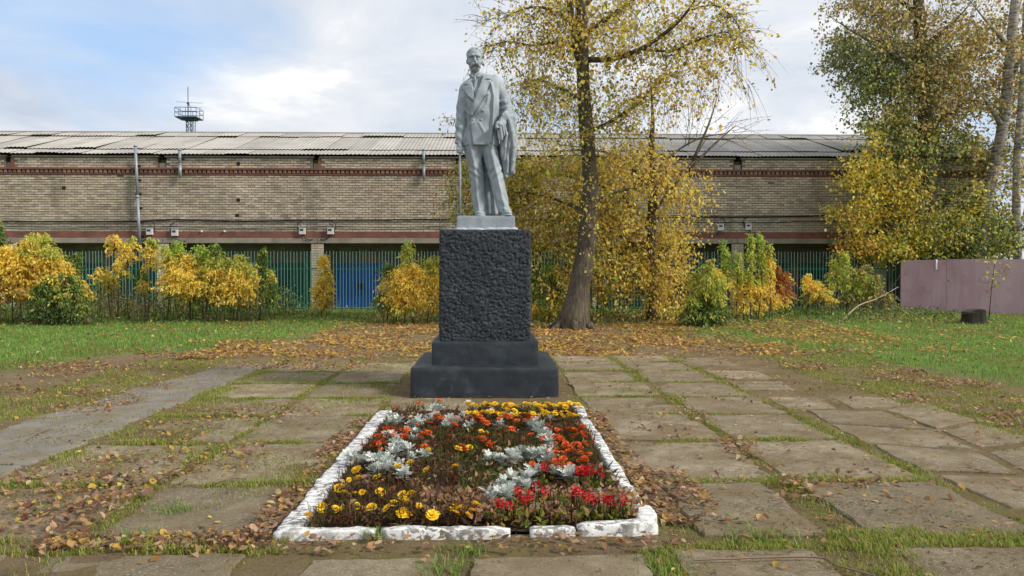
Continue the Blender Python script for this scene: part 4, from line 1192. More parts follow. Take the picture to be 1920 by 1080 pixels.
m_leaf = leaf_mat('leaf')
m_petal = leaf_mat('petal', 0.2, 0.6)
m_felt = leaf_mat('silver_leaf', 0.12, 0.8)
def cvar(cols, n, j=0.12, r=rng):
    cols = np.array(cols)
    c_ = cols[r.integers(0, len(cols), n)]
    return np.clip(c_ * (1 + r.uniform(-j, j, (n, 1))) * (1 + r.uniform(-j * .4, j * .4, (n, 3))), 0, 1)
def bcrop(cx, cy, z=0.16):
    """flower bed position from its place in the photograph"""
    p = G(480 + cx / 2.4, 720 + cy / 2.4, z)
    return Vector((min(.88, max(-1.10, p.x)), min(8.62, max(4.64 + random.uniform(0, .06), p.y)), z))
YEL = [srgb(250, 206, 30), srgb(244, 190, 24), srgb(252, 218, 70)]
ORA = [srgb(232, 104, 34), srgb(214, 82, 28), srgb(240, 132, 48), srgb(196, 70, 30)]
RED = [srgb(196, 22, 34), srgb(220, 34, 44), srgb(160, 18, 30)]
DRK = [srgb(150, 34, 28), srgb(132, 44, 30)]
BRN = [srgb(98, 74, 50), srgb(80, 58, 42), srgb(120, 94, 62), srgb(86, 78, 48), srgb(76, 52, 42)]
GRN = [srgb(78, 88, 40), srgb(96, 100, 46), srgb(60, 74, 36), srgb(112, 108, 52)]
def bloom_mesh(cols, rad, seed):
    """pompom of short ruffled petals in three tiers"""
    r = np.random.default_rng(seed); V, F, K = [], [], []
    for tier, (el, rr_, n, ln) in enumerate(((0.05, 0.55, 13, .50), (0.55, 0.40, 11, .48), (1.05, 0.2, 7, .42), (1.4, 0.02, 3, .36))):
        for i in range(n):
            a_ = 2 * math.pi * (i + .5 * (tier % 2)) / n + r.uniform(-.15, .15); e_ = el + r.uniform(-.15, .15)
            d = np.array([math.cos(a_) * math.cos(e_), math.sin(a_) * math.cos(e_), math.sin(e_)])
            s_ = np.array([-math.sin(a_), math.cos(a_), 0]); u_ = np.cross(d, s_)
            p = d * rr_ * rad; w_ = rad * .26
            b0 = len(V)
            V += [p - s_ * w_ * .5, p + d * ln * rad - s_ * w_ + u_ * r.uniform(-.1, .1) * rad, p + d * ln * rad * 1.12, p + d * ln * rad + s_ * w_ + u_ * r.uniform(-.1, .1) * rad, p + s_ * w_ * .5]
            F.append((b0, b0 + 1, b0 + 2, b0 + 3, b0 + 4))
            c_ = np.array(cols[r.integers(len(cols))]) * r.uniform(.8, 1.12)
            K += [c_ * .92, c_, c_, c_, c_ * .92]
    me_ = mesh_np('bloom', np.array(V), F, np.clip(np.array(K), 0, 1)); me_.materials.append(m_petal)
    return me_
def foliage_mesh(name, cols, n, rad, hgt, ll, lw, seed, droop=0.2, mat=None):
    r = np.random.default_rng(seed)
    a_ = r.uniform(0, 2 * math.pi, n); q = np.sqrt(r.uniform(0, 1, n)) * rad; z = r.uniform(0.0, 1, n) ** .8 * hgt
    pos = np.stack([np.cos(a_) * q, np.sin(a_) * q, z], 1)
    ax = np.stack([np.cos(a_), np.sin(a_), r.uniform(-droop, 1.0, n)], 1) + r.normal(size=(n, 3)) * .4
    me_ = leaves_mesh(name, pos, ax, unit(n, r), r.uniform(.6, 1.3, n) * ll, r.uniform(.6, 1.3, n) * lw, cvar(cols, n, .25, r))
    me_.materials.append(mat or m_leaf)
    return me_
def stalk_mesh(cols, n, rad, hgt, seed):
    r = np.random.default_rng(seed); mb = MB()
    for i in range(n):
        a_ = r.uniform(0, 6.28); q = rad * math.sqrt(r.uniform())
        x, y = math.cos(a_) * q, math.sin(a_) * q
        mb.tube([(x * .5, y * .5, -.02), (x, y, hgt * r.uniform(.6, 1.0))], [.004, .0025], 3, tuple(cols[r.integers(len(cols))]), cap=False)
    me_ = mb.mesh('stalks', col=True); me_.materials.append(m_leaf); return me_
yb = [bloom_mesh(YEL, .034, s) for s in range(4)]; ob = [bloom_mesh(ORA, .032, 10 + s) for s in range(4)]; db = [bloom_mesh(DRK, .03, 20 + s) for s in range(2)]
wb = [bloom_mesh([srgb(120, 80, 44), srgb(96, 62, 38), srgb(150, 104, 52)], .026, 30 + s) for s in range(2)]
mf = [foliage_mesh('foliage', BRN[:4] + GRN[:3], 70, .085, .14, .05, .010, 40 + s) for s in range(4)]
mfg = [foliage_mesh('foliage', GRN + BRN[:2], 80, .085, .15, .05, .011, 50 + s) for s in range(3)]
ms_ = [stalk_mesh(BRN[:3] + GRN[:1], 7, .06, .17, 60 + s) for s in range(3)]
def marigold(cx, cy, blooms, bm, fm, label, group, h=0.17, spread=.06, px=None):
    h *= .72
    p = bcrop(cx, cy, h + .02)
    t_ = thing('marigold', (p.x, p.y, 0.02), label, 'flower', group, rz=random.uniform(0, 6.28))
    s_ = random.uniform(.85, 1.15)
    link('foliage', random.choice(fm), None, t_).scale = (s_, s_, h / .16 * .95)
    link('stalks', random.choice(ms_), None, t_)
    for i in range(blooms):
        a_ = random.uniform(0, 6.28); q = 0 if blooms == 1 else spread * random.uniform(.35, 1.1)
        o = link('bloom', random.choice(bm if random.random() < .92 else wb), None, t_, (math.cos(a_) * q, math.sin(a_) * q, h * random.uniform(.88, 1.12)))
        o.rotation_euler = (random.uniform(-.6, .6), random.uniform(-.6, .6), random.uniform(0, 6)); k_ = random.uniform(.5, 1.15); o.scale = (k_, k_, k_ * random.uniform(.6, 1))
    return t_
yl = 'yellow marigold with withering foliage in the front left of the bed'
for (cx, cy, n) in ((265, 605, 3), (335, 542, 3), (378, 403, 1), (378, 480, 3), (405, 495, 2), (438, 435, 2), (450, 375, 2), (545, 413, 1), (485, 487, 2), (475, 535, 2), (575, 490, 2), (620, 535, 1), (660, 525, 2),
                    (678, 490, 3), (690, 600, 4), (655, 585, 1), (735, 555, 1), (790, 570, 2), (820, 530, 1), (900, 565, 3), (940, 585, 2), (885, 640, 2), (990, 545, 1), (345, 610, 1), (440, 600, 0), (520, 560, 1), (560, 620, 0)):
    marigold(cx, cy, max(n, 1), yb, mf, yl, 'yellow marigolds, front left of bed', .11 + .05 * random.random())
for (cx, cy, n) in ((765, 380, 1), (660, 360, 2), (690, 358, 1), (895, 370, 1), (935, 288, 2), (775, 292, 1), (1040, 215, 2)):
    marigold(cx, cy, n, yb, mfg, 'stray yellow marigold among the withered plants mid bed', 'stray yellow marigolds mid bed', .17)
r_ = random.Random(5)
for i in range(24):
    marigold(985 + (i % 12) * 39 + r_.uniform(-12, 12), 88 + (i // 12) * 36 + r_.uniform(-8, 8) + (i % 12) * 1.2, r_.randint(4, 6), yb, mfg, 'dense yellow marigold in the strip before the pedestal', 'yellow marigolds at the back of the bed', .21, .085)
for i in range(22): marigold(760 + i * 26 + r_.uniform(-8, 8), 148 + r_.uniform(-14, 34), r_.randint(2, 4), ob, mf, 'orange marigold in the row across the back of the bed', 'orange marigolds, back row', .18, .07)
for i in range(11): marigold(560 + (i % 5) * 24 + r_.uniform(-8, 8), 205 + (i // 5) * 28 + r_.uniform(-6, 6), r_.randint(3, 5), ob, mf, 'orange marigold clustered by the left kerb', 'orange marigolds, left cluster', .17, .06)
for (cx, cy) in ((480, 268), (505, 280), (530, 262), (578, 288), (560, 270)): marigold(cx, cy, 2, ob, mf, 'orange marigold clustered by the left kerb', 'orange marigolds, left cluster', .15)
for i in range(34): marigold(1325 + (i % 6) * 34 + r_.uniform(-12, 12), 200 + (i // 6) * 35 + r_.uniform(-10, 10), r_.randint(2, 4), ob, mf, 'orange marigold in the block beside the right kerb', 'orange marigolds, right block', .17, .07)
for i in range(6): marigold(1285 + i * 22, 375 + r_.uniform(-20, 10), 3, ob, mf, 'orange marigold in the block beside the right kerb', 'orange marigolds, right block', .17, .07)
for (cx, cy) in ((870, 315), (900, 258), (690, 182), (715, 285), (740, 235), (960, 240), (1000, 195), (1180, 235), (1235, 270), (820, 60), (712, 90), (625, 105), (1130, 240), (860, 225)):
    marigold(cx, cy, 1 if cy > 110 else 2, db if cy > 110 else ob, mf, 'fading dark red marigold among the withered stalks', 'dark red marigolds in the bed', .17)

for i in range(26): marigold(740 + r_.uniform(0, 520), 200 + r_.uniform(0, 110), r_.randint(1, 2), ob if i % 3 else db, mf, 'fading dark red marigold among the withered stalks', 'dark red marigolds in the bed', .15)
# dusty miller: felted silver leaves with toothed lobes
SIL = [srgb(204, 207, 200), srgb(186, 192, 184), srgb(216, 218, 212), srgb(166, 178, 166)]
def miller_mesh(seed):
    r = np.random.default_rng(seed); V, F, K = [], [], []
    n = 17
    for i in range(n):
        a_ = 2 * math.pi * i / n * 2.4 + r.uniform(-.3, .3); el = r.uniform(.25, 1.35)
        d = np.array([math.cos(a_) * math.cos(el), math.sin(a_) * math.cos(el), math.sin(el)])
        s_ = np.array([-math.sin(a_), math.cos(a_), 0]); u_ = np.cross(s_, d)
        L_ = r.uniform(.06, .105); base = np.array([0, 0, r.uniform(.01, .05)])
        c_ = np.array(SIL[r.integers(4)]) * r.uniform(.85, 1.1)
        mid = lambda q: base + d * L_ * q - np.array([0, 0, 1]) * L_ * .22 * q * q
        def quad(p0, p1, w_):
            b0 = len(V); dd = p1 - p0
            V.extend([p0, p0 + dd * .55 + np.cross(dd, u_) / max(np.linalg.norm(dd), 1e-6) * w_, p1, p0 + dd * .55 - np.cross(dd, u_) / max(np.linalg.norm(dd), 1e-6) * w_])
            F.append((b0, b0 + 1, b0 + 2, b0 + 3)); K.extend([c_] * 4)
        quad(mid(0), mid(1), .0075)
        for q in (.35, .55, .75, .9):
            for sg in (-1, 1):
                quad(mid(q), mid(q) + (d * .55 + s_ * sg) * L_ * .34 * (1.1 - .5 * abs(q - .6)) + u_ * .004, .006)
    me_ = mesh_np('leaf_rosette', np.array(V), F, np.clip(np.array(K), 0, 1)); me_.materials.append(m_felt); return me_
mm = [miller_mesh(80 + s) for s in range(5)]
def miller(cx, cy, label, group, s_=1.0):
    p = bcrop(cx, cy, .10)
    t_ = thing('dusty_miller', (p.x, p.y, .03), label, 'plant', group, rz=random.uniform(0, 6.28))
    for q in range(2):
        o = link('leaf_rosette', random.choice(mm), None, t_, (random.uniform(-.06, .06), random.uniform(-.06, .06), .02 + q * .03)); k_ = s_ * random.uniform(.65, 1.05); o.scale = (k_, k_, k_); o.rotation_euler = (random.uniform(-.2, .2), random.uniform(-.2, .2), random.uniform(0, 6))
for (cx, cy) in ((830, 115), (850, 182), (800, 160), (720, 182), (690, 220), (640, 250), (640, 292), (730, 325), (705, 215), (720, 250), (660, 270), (655, 310), (625, 235), (690, 335), (640, 170), (600, 165)): miller(cx, cy, 'silver dusty miller in the left arc of the bed', 'dusty miller, left arc')
for (cx, cy) in ((550, 355), (520, 345), (590, 365), (460, 335), (680, 410), (540, 385), (575, 340), (610, 385)): miller(cx, cy, 'silver dusty miller by the left kerb above yellow marigolds', 'dusty miller, left kerb', 1.1)
for (cx, cy) in ((880, 185), (970, 100), (975, 185), (1075, 130), (1070, 190), (1110, 150), (1155, 150), (930, 150), (760, 165)): miller(cx, cy, 'silver dusty miller between the back rows of marigolds', 'dusty miller, back row', .9)
for (cx, cy) in ((1230, 185), (1260, 160), (1325, 160), (1285, 210), (1300, 250), (1305, 300), (1300, 335), (1220, 320), (1150, 340), (1110, 340), (1045, 345), (1290, 230), (1310, 275), (1260, 195), (1270, 330), (1180, 335)): miller(cx, cy, 'silver dusty miller in the right arc of the bed', 'dusty miller, right arc')
for (cx, cy) in ((1200, 450), (1105, 490), (1280, 400), (1330, 415), (1400, 420), (1090, 465), (1120, 500), (1230, 470), (1180, 430), (1040, 500)): miller(cx, cy, 'silver dusty miller among the red salvias in front', 'dusty miller, front right')

# red salvia: upright spikes over yellow-green leaves
def salvia_mesh(seed):
    r = np.random.default_rng(seed); n = 34
    z = r.uniform(0, 1, n); a_ = r.uniform(0, 6.28, n); q = .038 * (1.1 - .7 * z)
    pos = np.stack([np.cos(a_) * .006, np.sin(a_) * .006, z * .06], 1)
    ax = np.stack([np.cos(a_), np.sin(a_), r.uniform(.1, .9, n)], 1)
    me_ = leaves_mesh('flower_spike', pos, ax, unit(n, r), r.uniform(.022, .036, n), r.uniform(.010, .015, n), cvar(RED, n, .2, r)); me_.materials.append(m_petal); return me_
SG = [srgb(122, 140, 52), srgb(148, 154, 62), srgb(96, 116, 44), srgb(160, 140, 60)]
sv = [salvia_mesh(90 + s) for s in range(3)]
sf = [foliage_mesh('foliage', SG, 26, .06, .09, .05, .03, 95 + s, .6) for s in range(3)]
ss_ = [stalk_mesh([srgb(50, 36, 30), srgb(70, 44, 36)], 5, .07, .17, 98 + s) for s in range(3)]
for (cx, cy, k_) in ((1235, 515, 2), (1260, 460, 1), (1305, 485, 1), (1460, 500, 3), (1515, 525, 2), (1575, 535, 2), (1415, 495, 1), (1480, 402, 2), (1550, 408, 1), (1145, 540, 1), (1095, 552, 1), (1185, 490, 1), (1300, 385, 1), (1505, 395, 2), (1450, 405, 1), (1390, 470, 0), (1350, 500, 0), (1600, 590, 0), (1640, 600, 1), (1330, 560, 0), (1250, 575, 0), (1430, 560, 0), (1530, 580, 0), (1660, 550, 1), (1620, 520, 0)):
    p = bcrop(cx, cy, .15)
    t_ = thing('red_salvia', (p.x, p.y, .02), 'red salvia with yellow-green leaves in the front right of the bed' if k_ else 'faded salvia with bare dark stems in the front right of the bed', 'flower', 'red salvias' if k_ else 'faded salvias', rz=random.uniform(0, 6))
    link('foliage', random.choice(sf), None, t_)
    link('stalks', random.choice(ss_), None, t_)
    for i in range(k_):
        o = link('flower_spike', random.choice(sv), None, t_, (random.uniform(-.06, .06) if i else 0, random.uniform(-.05, .05) if i else 0, .10 + random.uniform(-.02, .02)))
        o.rotation_euler = (random.uniform(-.2, .2), random.uniform(-.2, .2), 0)
# withered growth that fills the bed
n = 15000
x = rng.uniform(-1.14, .90, n); y = rng.uniform(4.61, 8.55, n)
dens = n2(x, y, 2.2, 3, 77)
lowf = (y < 5.15) & (x > -.15)
keep = (rng.uniform(0, 1, n) < np.where(lowf, .25, .35 + dens * .9)) & ~((y > 8.1) & (x < -.25) & (rng.uniform(0, 1, n) < .75)); x, y = x[keep], y[keep]; n = len(x)
h = rng.uniform(.25, 1, n) * (.06 + .06 * n2(x, y, 1.5, 2, 78))
pos = np.stack([x, y, rng.uniform(0, 1, n) * h + .015], 1)
ax = np.stack([rng.normal(0, .6, n), rng.normal(0, .6, n), rng.uniform(.1, 1.2, n)], 1)
zone = n2(x, y, 1.1, 3, 79)
cb, cg = cvar(BRN + [srgb(92, 44, 34), srgb(120, 84, 50)], n, .3), cvar(GRN, n, .25)
gk = ((np.abs(x - .05) < .30) & (np.abs(y - 5.7) < .45)) | (zone > .60)
col = np.where((gk & (rng.uniform(0, 1, n) < .75))[:, None], cg, cb)
me = leaves_mesh('withered_foliage', pos, ax, unit(n), rng.uniform(.04, .10, n), rng.uniform(.008, .024, n), col); 
o = link('withered_foliage', me, m_leaf); props(o, 'brown withered stalks and leaves filling the flower bed', 'undergrowth', kind='stuff')
# ================================================================== trees and shrubs
m_bark, t, b = new_mat('bark')
v_ = t.pos((9, 9, 1.6))
c = t.mix(t.ramp(t.noise(2.0, 8, 0.7, vec=v_), [(0.32, 0), (0.68, 1)]), srgb(46, 42, 37), srgb(116, 106, 92))
c = t.mix(t.ramp(t.noise(1.2, 5, 0.6), [(0.5, 0), (0.75, 0.5)]), c, srgb(120, 112, 92))
t.L.new(c, b.inputs['Base Color']); b.inputs['Roughness'].default_value = 0.95; b.inputs['Specular IOR Level'].default_value = 0.1
t.L.new(t.bump(t.noise(2.4, 7, 0.7, vec=v_), 1.0, 0.05), b.inputs['Normal'])
m_birch, t, b = new_mat('birch_bark')
c = t.mix(t.ramp(t.noise(2.0, 7, 0.65, vec=t.pos((1.5, 1.5, 7))), [(0.45, 0), (0.62, 1)]), srgb(160, 152, 142), srgb(70, 62, 56))
t.L.new(c, b.inputs['Base Color']); b.inputs['Roughness'].default_value = 0.9
m_twig = simple('twig', srgb(66, 54, 44), 0.9, 0.25, 8)
m_twig2 = simple('shrub_stem', srgb(88, 76, 56), 0.9, 0.25, 8)

Yc = dict(
    gold=[srgb(244, 216, 96), srgb(238, 204, 80), srgb(248, 224, 122), srgb(226, 194, 84)],
    brown=[srgb(206, 178, 106), srgb(186, 156, 92), srgb(220, 194, 120), srgb(152, 124, 80)],
    ygreen=[srgb(196, 198, 92), srgb(176, 186, 84), srgb(212, 206, 104), srgb(158, 172, 78)],
    green=[srgb(110, 138, 64), srgb(92, 120, 56), srgb(128, 152, 74), srgb(78, 106, 52)],
    dgreen=[srgb(90, 110, 68), srgb(78, 98, 62), srgb(102, 122, 74), srgb(110, 126, 76)],
    olive=[srgb(150, 146, 92), srgb(132, 136, 84), srgb(168, 156, 98), srgb(114, 122, 76)],
    rust=[srgb(178, 112, 62), srgb(160, 96, 54), srgb(196, 132, 70)],
    lime=[srgb(168, 190, 84), srgb(150, 178, 74), srgb(186, 200, 100)])

def bez(p0, p1, p2, n):
    p0, p1, p2 = Vector(p0), Vector(p1), Vector(p2)
    return [(1 - s) ** 2 * p0 + 2 * s * (1 - s) * p1 + s * s * p2 for s in [i / n for i in range(n + 1)]]
class Twigs:
    """gathers twigs and the leaves they carry"""
    def __init__(s, seed): s.r = np.random.default_rng(seed); s.mb = MB(); s.pos, s.ax, s.nr, s.ln, s.wd, s.col = [], [], [], [], [], []
    def leaves(s, pos, ax, ln, wd, col):
        n = len(pos)
        s.pos.append(pos); s.ax.append(ax); s.nr.append(unit(n, s.r)); s.ln.append(np.broadcast_to(ln, (n,)).astype(float)); s.wd.append(np.broadcast_to(wd, (n,)).astype(float)); s.col.append(col)
    def twig(s, p, d, L, nl, cols, ln, wd, droop=0.6, rad=.006, draw=True, spread=.09):
        r = s.r; d = np.array(d, float); d /= np.linalg.norm(d)
        q = np.linspace(0, 1, 5)[:, None]
        pts = np.array(p) + d * L * q + np.array([0, 0, -1]) * droop * L * q * q
        if draw: s.mb.tube([Vector(x) for x in pts], [rad, rad * .8, rad * .6, rad * .45, rad * .3], 3, cap=False)
        u = r.uniform(.1, 1, nl)
        base = np.array(p) + d * L * u[:, None] + np.array([0, 0, -1]) * droop * L * (u ** 2)[:, None] + r.normal(size=(nl, 3)) * spread
        ax = d * .5 + r.normal(size=(nl, 3)) * .7 + np.array([0, 0, -.7])
        s.leaves(base, ax, (u_ := r.uniform(.45, 1.35, nl)) * ln, u_ * r.uniform(.8, 1.15, nl) * wd, cvar(cols, nl, .18, r))
    def build(s, root, org, leafname='leaves', twigname='twigs', twigmat=None, kind='stuff'):
        org = np.array(org)
        if s.pos:
            me_ = leaves_mesh(leafname, np.concatenate(s.pos) - org, np.concatenate(s.ax), np.concatenate(s.nr), np.concatenate(s.ln), np.concatenate(s.wd), np.concatenate(s.col))
            o = link(leafname, me_, m_leaf, root); o['kind'] = 'stuff'
        if s.mb.v:
            s.mb.v = [tuple(np.array(v) - org) for v in s.mb.v]
            o = s.mb.build(twigname, twigmat or m_twig, root); o['kind'] = 'stuff'
def limb(root, org, pts, rads, mat, name='limb', n=9, wob=0.0):
    mb = MB(); q = [Vector(p) - Vector(org) for p in pts]
    mb.tube(q, rads, n)
    if wob:
        V = np.array(mb.v); k_ = fbm(V * np.array([3, 3, 1.2]) + 3, 3, 4) - .5
        cen = np.repeat(np.array([tuple(x) for x in q]), n, axis=0); d = V - cen
        V = cen + d * (1 + wob * k_[:, None] * 2); mb.v = [tuple(v) for v in V]
    return mb.build(name, mat, root, True)
def dense(pts, k=4):
    """smooth the polyline by Catmull-Rom"""
    pts = [Vector(p) for p in pts]; q = [pts[0] * 2 - pts[1]] + pts + [pts[-1] * 2 - pts[-2]]; o = []
    for i in range(1, len(q) - 2):
        for j in range(k):
            s = j / k; a, b_, c_, d = q[i - 1], q[i], q[i + 1], q[i + 2]
            o.append(0.5 * ((2 * b_) + (c_ - a) * s + (2 * a - 5 * b_ + 4 * c_ - d) * s * s + (3 * b_ - a - 3 * c_ + d) * s ** 3))
    return o + [pts[-1]]
def lerp_r(rads, n): return list(np.interp(np.linspace(0, 1, n), np.linspace(0, 1, len(rads)), rads))

# ------------------------------------------------------------------ the leaning tree behind the statue
YT = 20.5
org = P(1078, 608, YT); org.z = float(gz(0, YT))
tree = thing('leaning_tree', org, 'tall leaning tree with sparse golden leaves just right of the statue', 'tree')
tp = dense([P(1074, 614, YT) + Vector((0, 0, -.15)), P(1078, 590, YT), P(1084, 550, YT), P(1094, 490, YT), P(1103, 420, YT), P(1107, 350, YT), P(1101, 270, YT), P(1095, 190, YT), P(1092, 110, YT), P(1089, 30, YT), P(1087, -60, YT), P(1090, -170, YT), P(1096, -290, YT)], 3)
px2m = YT / FPX
limb(tree, org, tp, [max(.03, x) for x in lerp_r([.46, .39, .30, .255, .235, .22, .205, .195, .18, .155, .12, .08, .04], len(tp))], m_bark, 'trunk', 16, .22)
mb = MB()
for a_, ln, r0 in ((2.6, .55, .15), (3.6, .5, .14), (-.5, .45, .15), (.5, .4, .12), (-1.6, .5, .15), (1.6, .4, .12)):
    d = Vector((math.cos(a_), math.sin(a_), 0)); mb.tube([Vector((-.05, 0, .28)) + d * .22, Vector((-.05, 0, .08)) + d * (.25 + ln * .5), Vector((-.05, 0, -.05)) + d * (.3 + ln)], [r0, r0 * .7, r0 * .3], 8)
mb.build('root_flare', m_bark, tree, True)
limbs = [([(1092, 130), (1078, 80), (1070, 20), (1060, -60), (1050, -160)], (.13, .11, .09, .07, .03), -.3),
         ([(1100, 112), (1150, 110), (1200, 92), (1250, 60), (1290, 20), (1320, -30)], (.085, .075, .06, .05, .035, .02), -.9),
         ([(1094, 66), (1130, 40), (1180, 5), (1220, -30), (1260, -70)], (.07, .06, .05, .035, .02), .6),
         ([(1090, 100), (1050, 80), (1000, 85), (950, 78), (915, 88)], (.05, .04, .03, .02, .01), .5),
         ([(1090, 60), (1040, 20), (990, 15), (940, 35)], (.05, .04, .025, .01), -.8),
         ([(1100, 250), (1150, 225), (1200, 190), (1240, 150), (1290, 130)], (.06, .05, .04, .025, .012), 1.0),
         ([(1104, 200), (1060, 170), (1010, 150), (975, 160)], (.05, .04, .03, .012), 1.1),
         ([(1089, 20), (1130, -30), (1160, -90), (1190, -160)], (.08, .06, .05, .02), .2),
         ([(1089, 10), (1040, -50), (1000, -110), (960, -160)], (.08, .06, .05, .02), .3),
         ([(1200, 92), (1260, 95), (1310, 75), (1360, 60), (1385, 80)], (.04, .035, .025, .015, .008), -1.1),
         ([(1107, 380), (1150, 360), (1200, 350), (1240, 320)], (.07, .05, .035, .02), .8),
         ([(1105, 400), (1060, 380), (1010, 365), (960, 360)], (.06, .045, .03, .015), .9),
         ([(1290, 20), (1340, 10), (1380, 40), (1395, 90)], (.03, .025, .018, .008), -1.0)]
T = Twigs(101)
LM = []
for pts, rads, dy in limbs:
    n = len(pts); q = dense([P(x, y, YT + dy * i / (n - 1) * 1.6) for i, (x, y) in enumerate(pts)], 4)
    limb(tree, org, q, lerp_r(list(rads), len(q)), m_bark, 'limb', 7); LM.append(q)
r = T.r
def crown_cols(px, py):
    k_ = r.uniform()
    return Yc['gold'] + Yc['brown'] if k_ < .55 else (Yc['ygreen'] + Yc['brown'][:2] if k_ < .8 else Yc['olive'] + Yc['gold'][:2])
# twigs hang off the limbs
for q in LM:
    L_ = sum((b_ - a).length for a, b_ in zip(q[:-1], q[1:]))
    for _ in range(int(L_ * 19)):
        i = int(r.integers(len(q) // 4, len(q))); p = q[i]
        d = np.array([r.normal() * .8, r.normal() * .8, r.uniform(-.5, .7)])
        L2 = r.uniform(.5, 1.25)
        T.twig(p, d, L2, int(r.integers(7, 16)), crown_cols(0, 0), .105, .075, r.uniform(.5, 1.1), .007)
# free hanging curtains inside the outline seen in the photograph
def fill(T, regs, Y, cols, ln, wd, leaves=(8, 15), depth=1.3, L=(.4, .9), droop=.8, draw=True, spread=.09, mult=1.0, gap=0.0):
    r = T.r
    for (cx, cy, rx, ry, n, key) in regs:
        for _ in range(int(n * mult)):
            a_ = r.uniform(0, 6.28); q = math.sqrt(r.uniform())
            x, y = cx + math.cos(a_) * q * rx, cy + math.sin(a_) * q * ry
            if gap and float(n2(x * .017, y * .034, 1.0, 3, 91)) + r.normal() * .03 < gap: continue
            p = P(x, y, Y + r.normal() * depth * .5)
            if p.z < .5: continue
            d = np.array([r.normal(), r.normal(), r.uniform(-.6, .4)])
            T.twig(p, d, r.uniform(*L), int(r.integers(*leaves)), cols[key] if isinstance(key, str) else sum((cols[k_] for k_ in key), []), ln, wd, droop, .006, draw, spread)
Ka = ('gold', 'brown'); Kb = ('ygreen', 'brown'); Kc = ('gold', 'ygreen', 'brown'); Kd = ('olive', 'brown')
fill(T, [(1060, 30, 90, 60, 70, Ka), (1040, 130, 70, 80, 80, Kb), (1110, 60, 90, 60, 70, Kc), (1160, 150, 70, 70, 50, Kc), (1040, 210, 70, 60, 75, Kb), (1120, 230, 80, 70, 60, Kb), (1010, 60, 60, 50, 35, Ka), (990, 170, 40, 60, 30, Ka),
         (1240, 60, 90, 60, 60, Kc), (1320, 60, 60, 60, 40, Ka), (1270, 140, 70, 50, 38, Ka), (1350, 110, 40, 50, 20, Ka), (1180, 40, 70, 50, 50, Kc), (1190, 240, 50, 60, 25, Ka), (1050, -60, 150, 70, 90, Kc), (1240, -50, 120, 60, 70, Kc), (1130, -150, 200, 70, 80, Kc)],
     YT, Yc, .105, .075, depth=1.8, L=(.5, 1.1), droop=.9, leaves=(8, 15), mult=1.0)
fill(T, [(1088, 180, 22, 120, 26, Kb), (1105, 330, 26, 110, 34, Kc), (1100, 450, 24, 60, 12, Kc)], YT - .55, Yc, .09, .06, depth=.5, L=(.3, .6), droop=1.0, leaves=(6, 11))
# bare twigs at the crown's rim
for (x, y, dx, dy) in ((930, 40, -1, .2), (935, 80, -1, -.1), (940, 110, -1, .3), (915, 30, -.8, .5), (960, 20, -1, .4), (1385, 100, .5, -1), (1370, 130, .3, -1), (1390, 60, 1, -.2), (1340, 150, .1, -1), (1395, 150, .5, -1), (1300, 190, 0, -1), (1310, 170, .3, -1), (1260, 200, 0, -1), (1375, 20, 1, .3)):
    for _ in range(5):
        p = P(x + r.uniform(-15, 15), y + r.uniform(-15, 15), YT + r.normal() * .6)
        T.twig(p, (dx + r.normal() * .4, r.normal() * .5, dy + r.normal() * .4), r.uniform(.5, 1.1), 2, Yc['brown'], .06, .04, r.uniform(0, .5), .009)
# sprig showing left of the statue
for _ in range(7):
    T.twig(P(862, 225, YT) , (-1 + r.normal() * .3, 0, .1 + r.normal() * .4), .55, 8, Yc['brown'] + Yc['olive'], .09, .065, .2, .006)
T.twig(P(905, 225, YT), (-1, 0, .0), .7, 2, Yc['brown'], .08, .06, 0.0, .01)
T.build(tree, org)

# ------------------------------------------------------------------ slender tree with a dense drooping golden crown
YS = 22.8
org = P(1222, 596, YS); org.z = float(gz(0, YS)) - .05
tr2 = thing('golden_birch', org, 'slender tree behind the leaning trunk with dense drooping golden foliage', 'tree')
tp = dense([org, P(1223, 520, YS), P(1221, 430, YS), P(1226, 340, YS), P(1222, 270, YS), P(1224, 225, YS), P(1220, 150, YS)], 3)
limb(tr2, org, tp, lerp_r([.17, .15, .14, .13, .10, .06, .02], len(tp)), m_bark, 'trunk', 10, .15)
T = Twigs(202); r = T.r
for pts in ([(1222, 440), (1180, 380), (1130, 350), (1060, 330), (980, 310)], [(1224, 400), (1270, 340), (1300, 300), (1330, 250)], [(1222, 360), (1170, 300), (1110, 280), (1040, 270)], [(1222, 480), (1160, 440), (1100, 420), (1010, 400), (920, 370)],
            [(1224, 330), (1260, 290), (1310, 260), (1360, 250)], [(1223, 500), (1250, 470), (1285, 440)], [(1221, 450), (1170, 470), (1140, 520)], [(1300, 300), (1330, 230), (1345, 180)], [(1290, 320), (1340, 270), (1380, 235)], [(980, 310), (930, 310), (880, 330)]):
    q = dense([P(x, y, YS + i * .3 - .3) for i, (x, y) in enumerate(pts)], 4)
    limb(tr2, org, q, lerp_r([.06, .04, .025, .012], len(q)), m_bark, 'limb', 6)
Kg = ('gold', 'brown', 'ygreen'); Kh = ('gold', 'gold', 'brown'); Ki = ('olive', 'brown', 'ygreen')
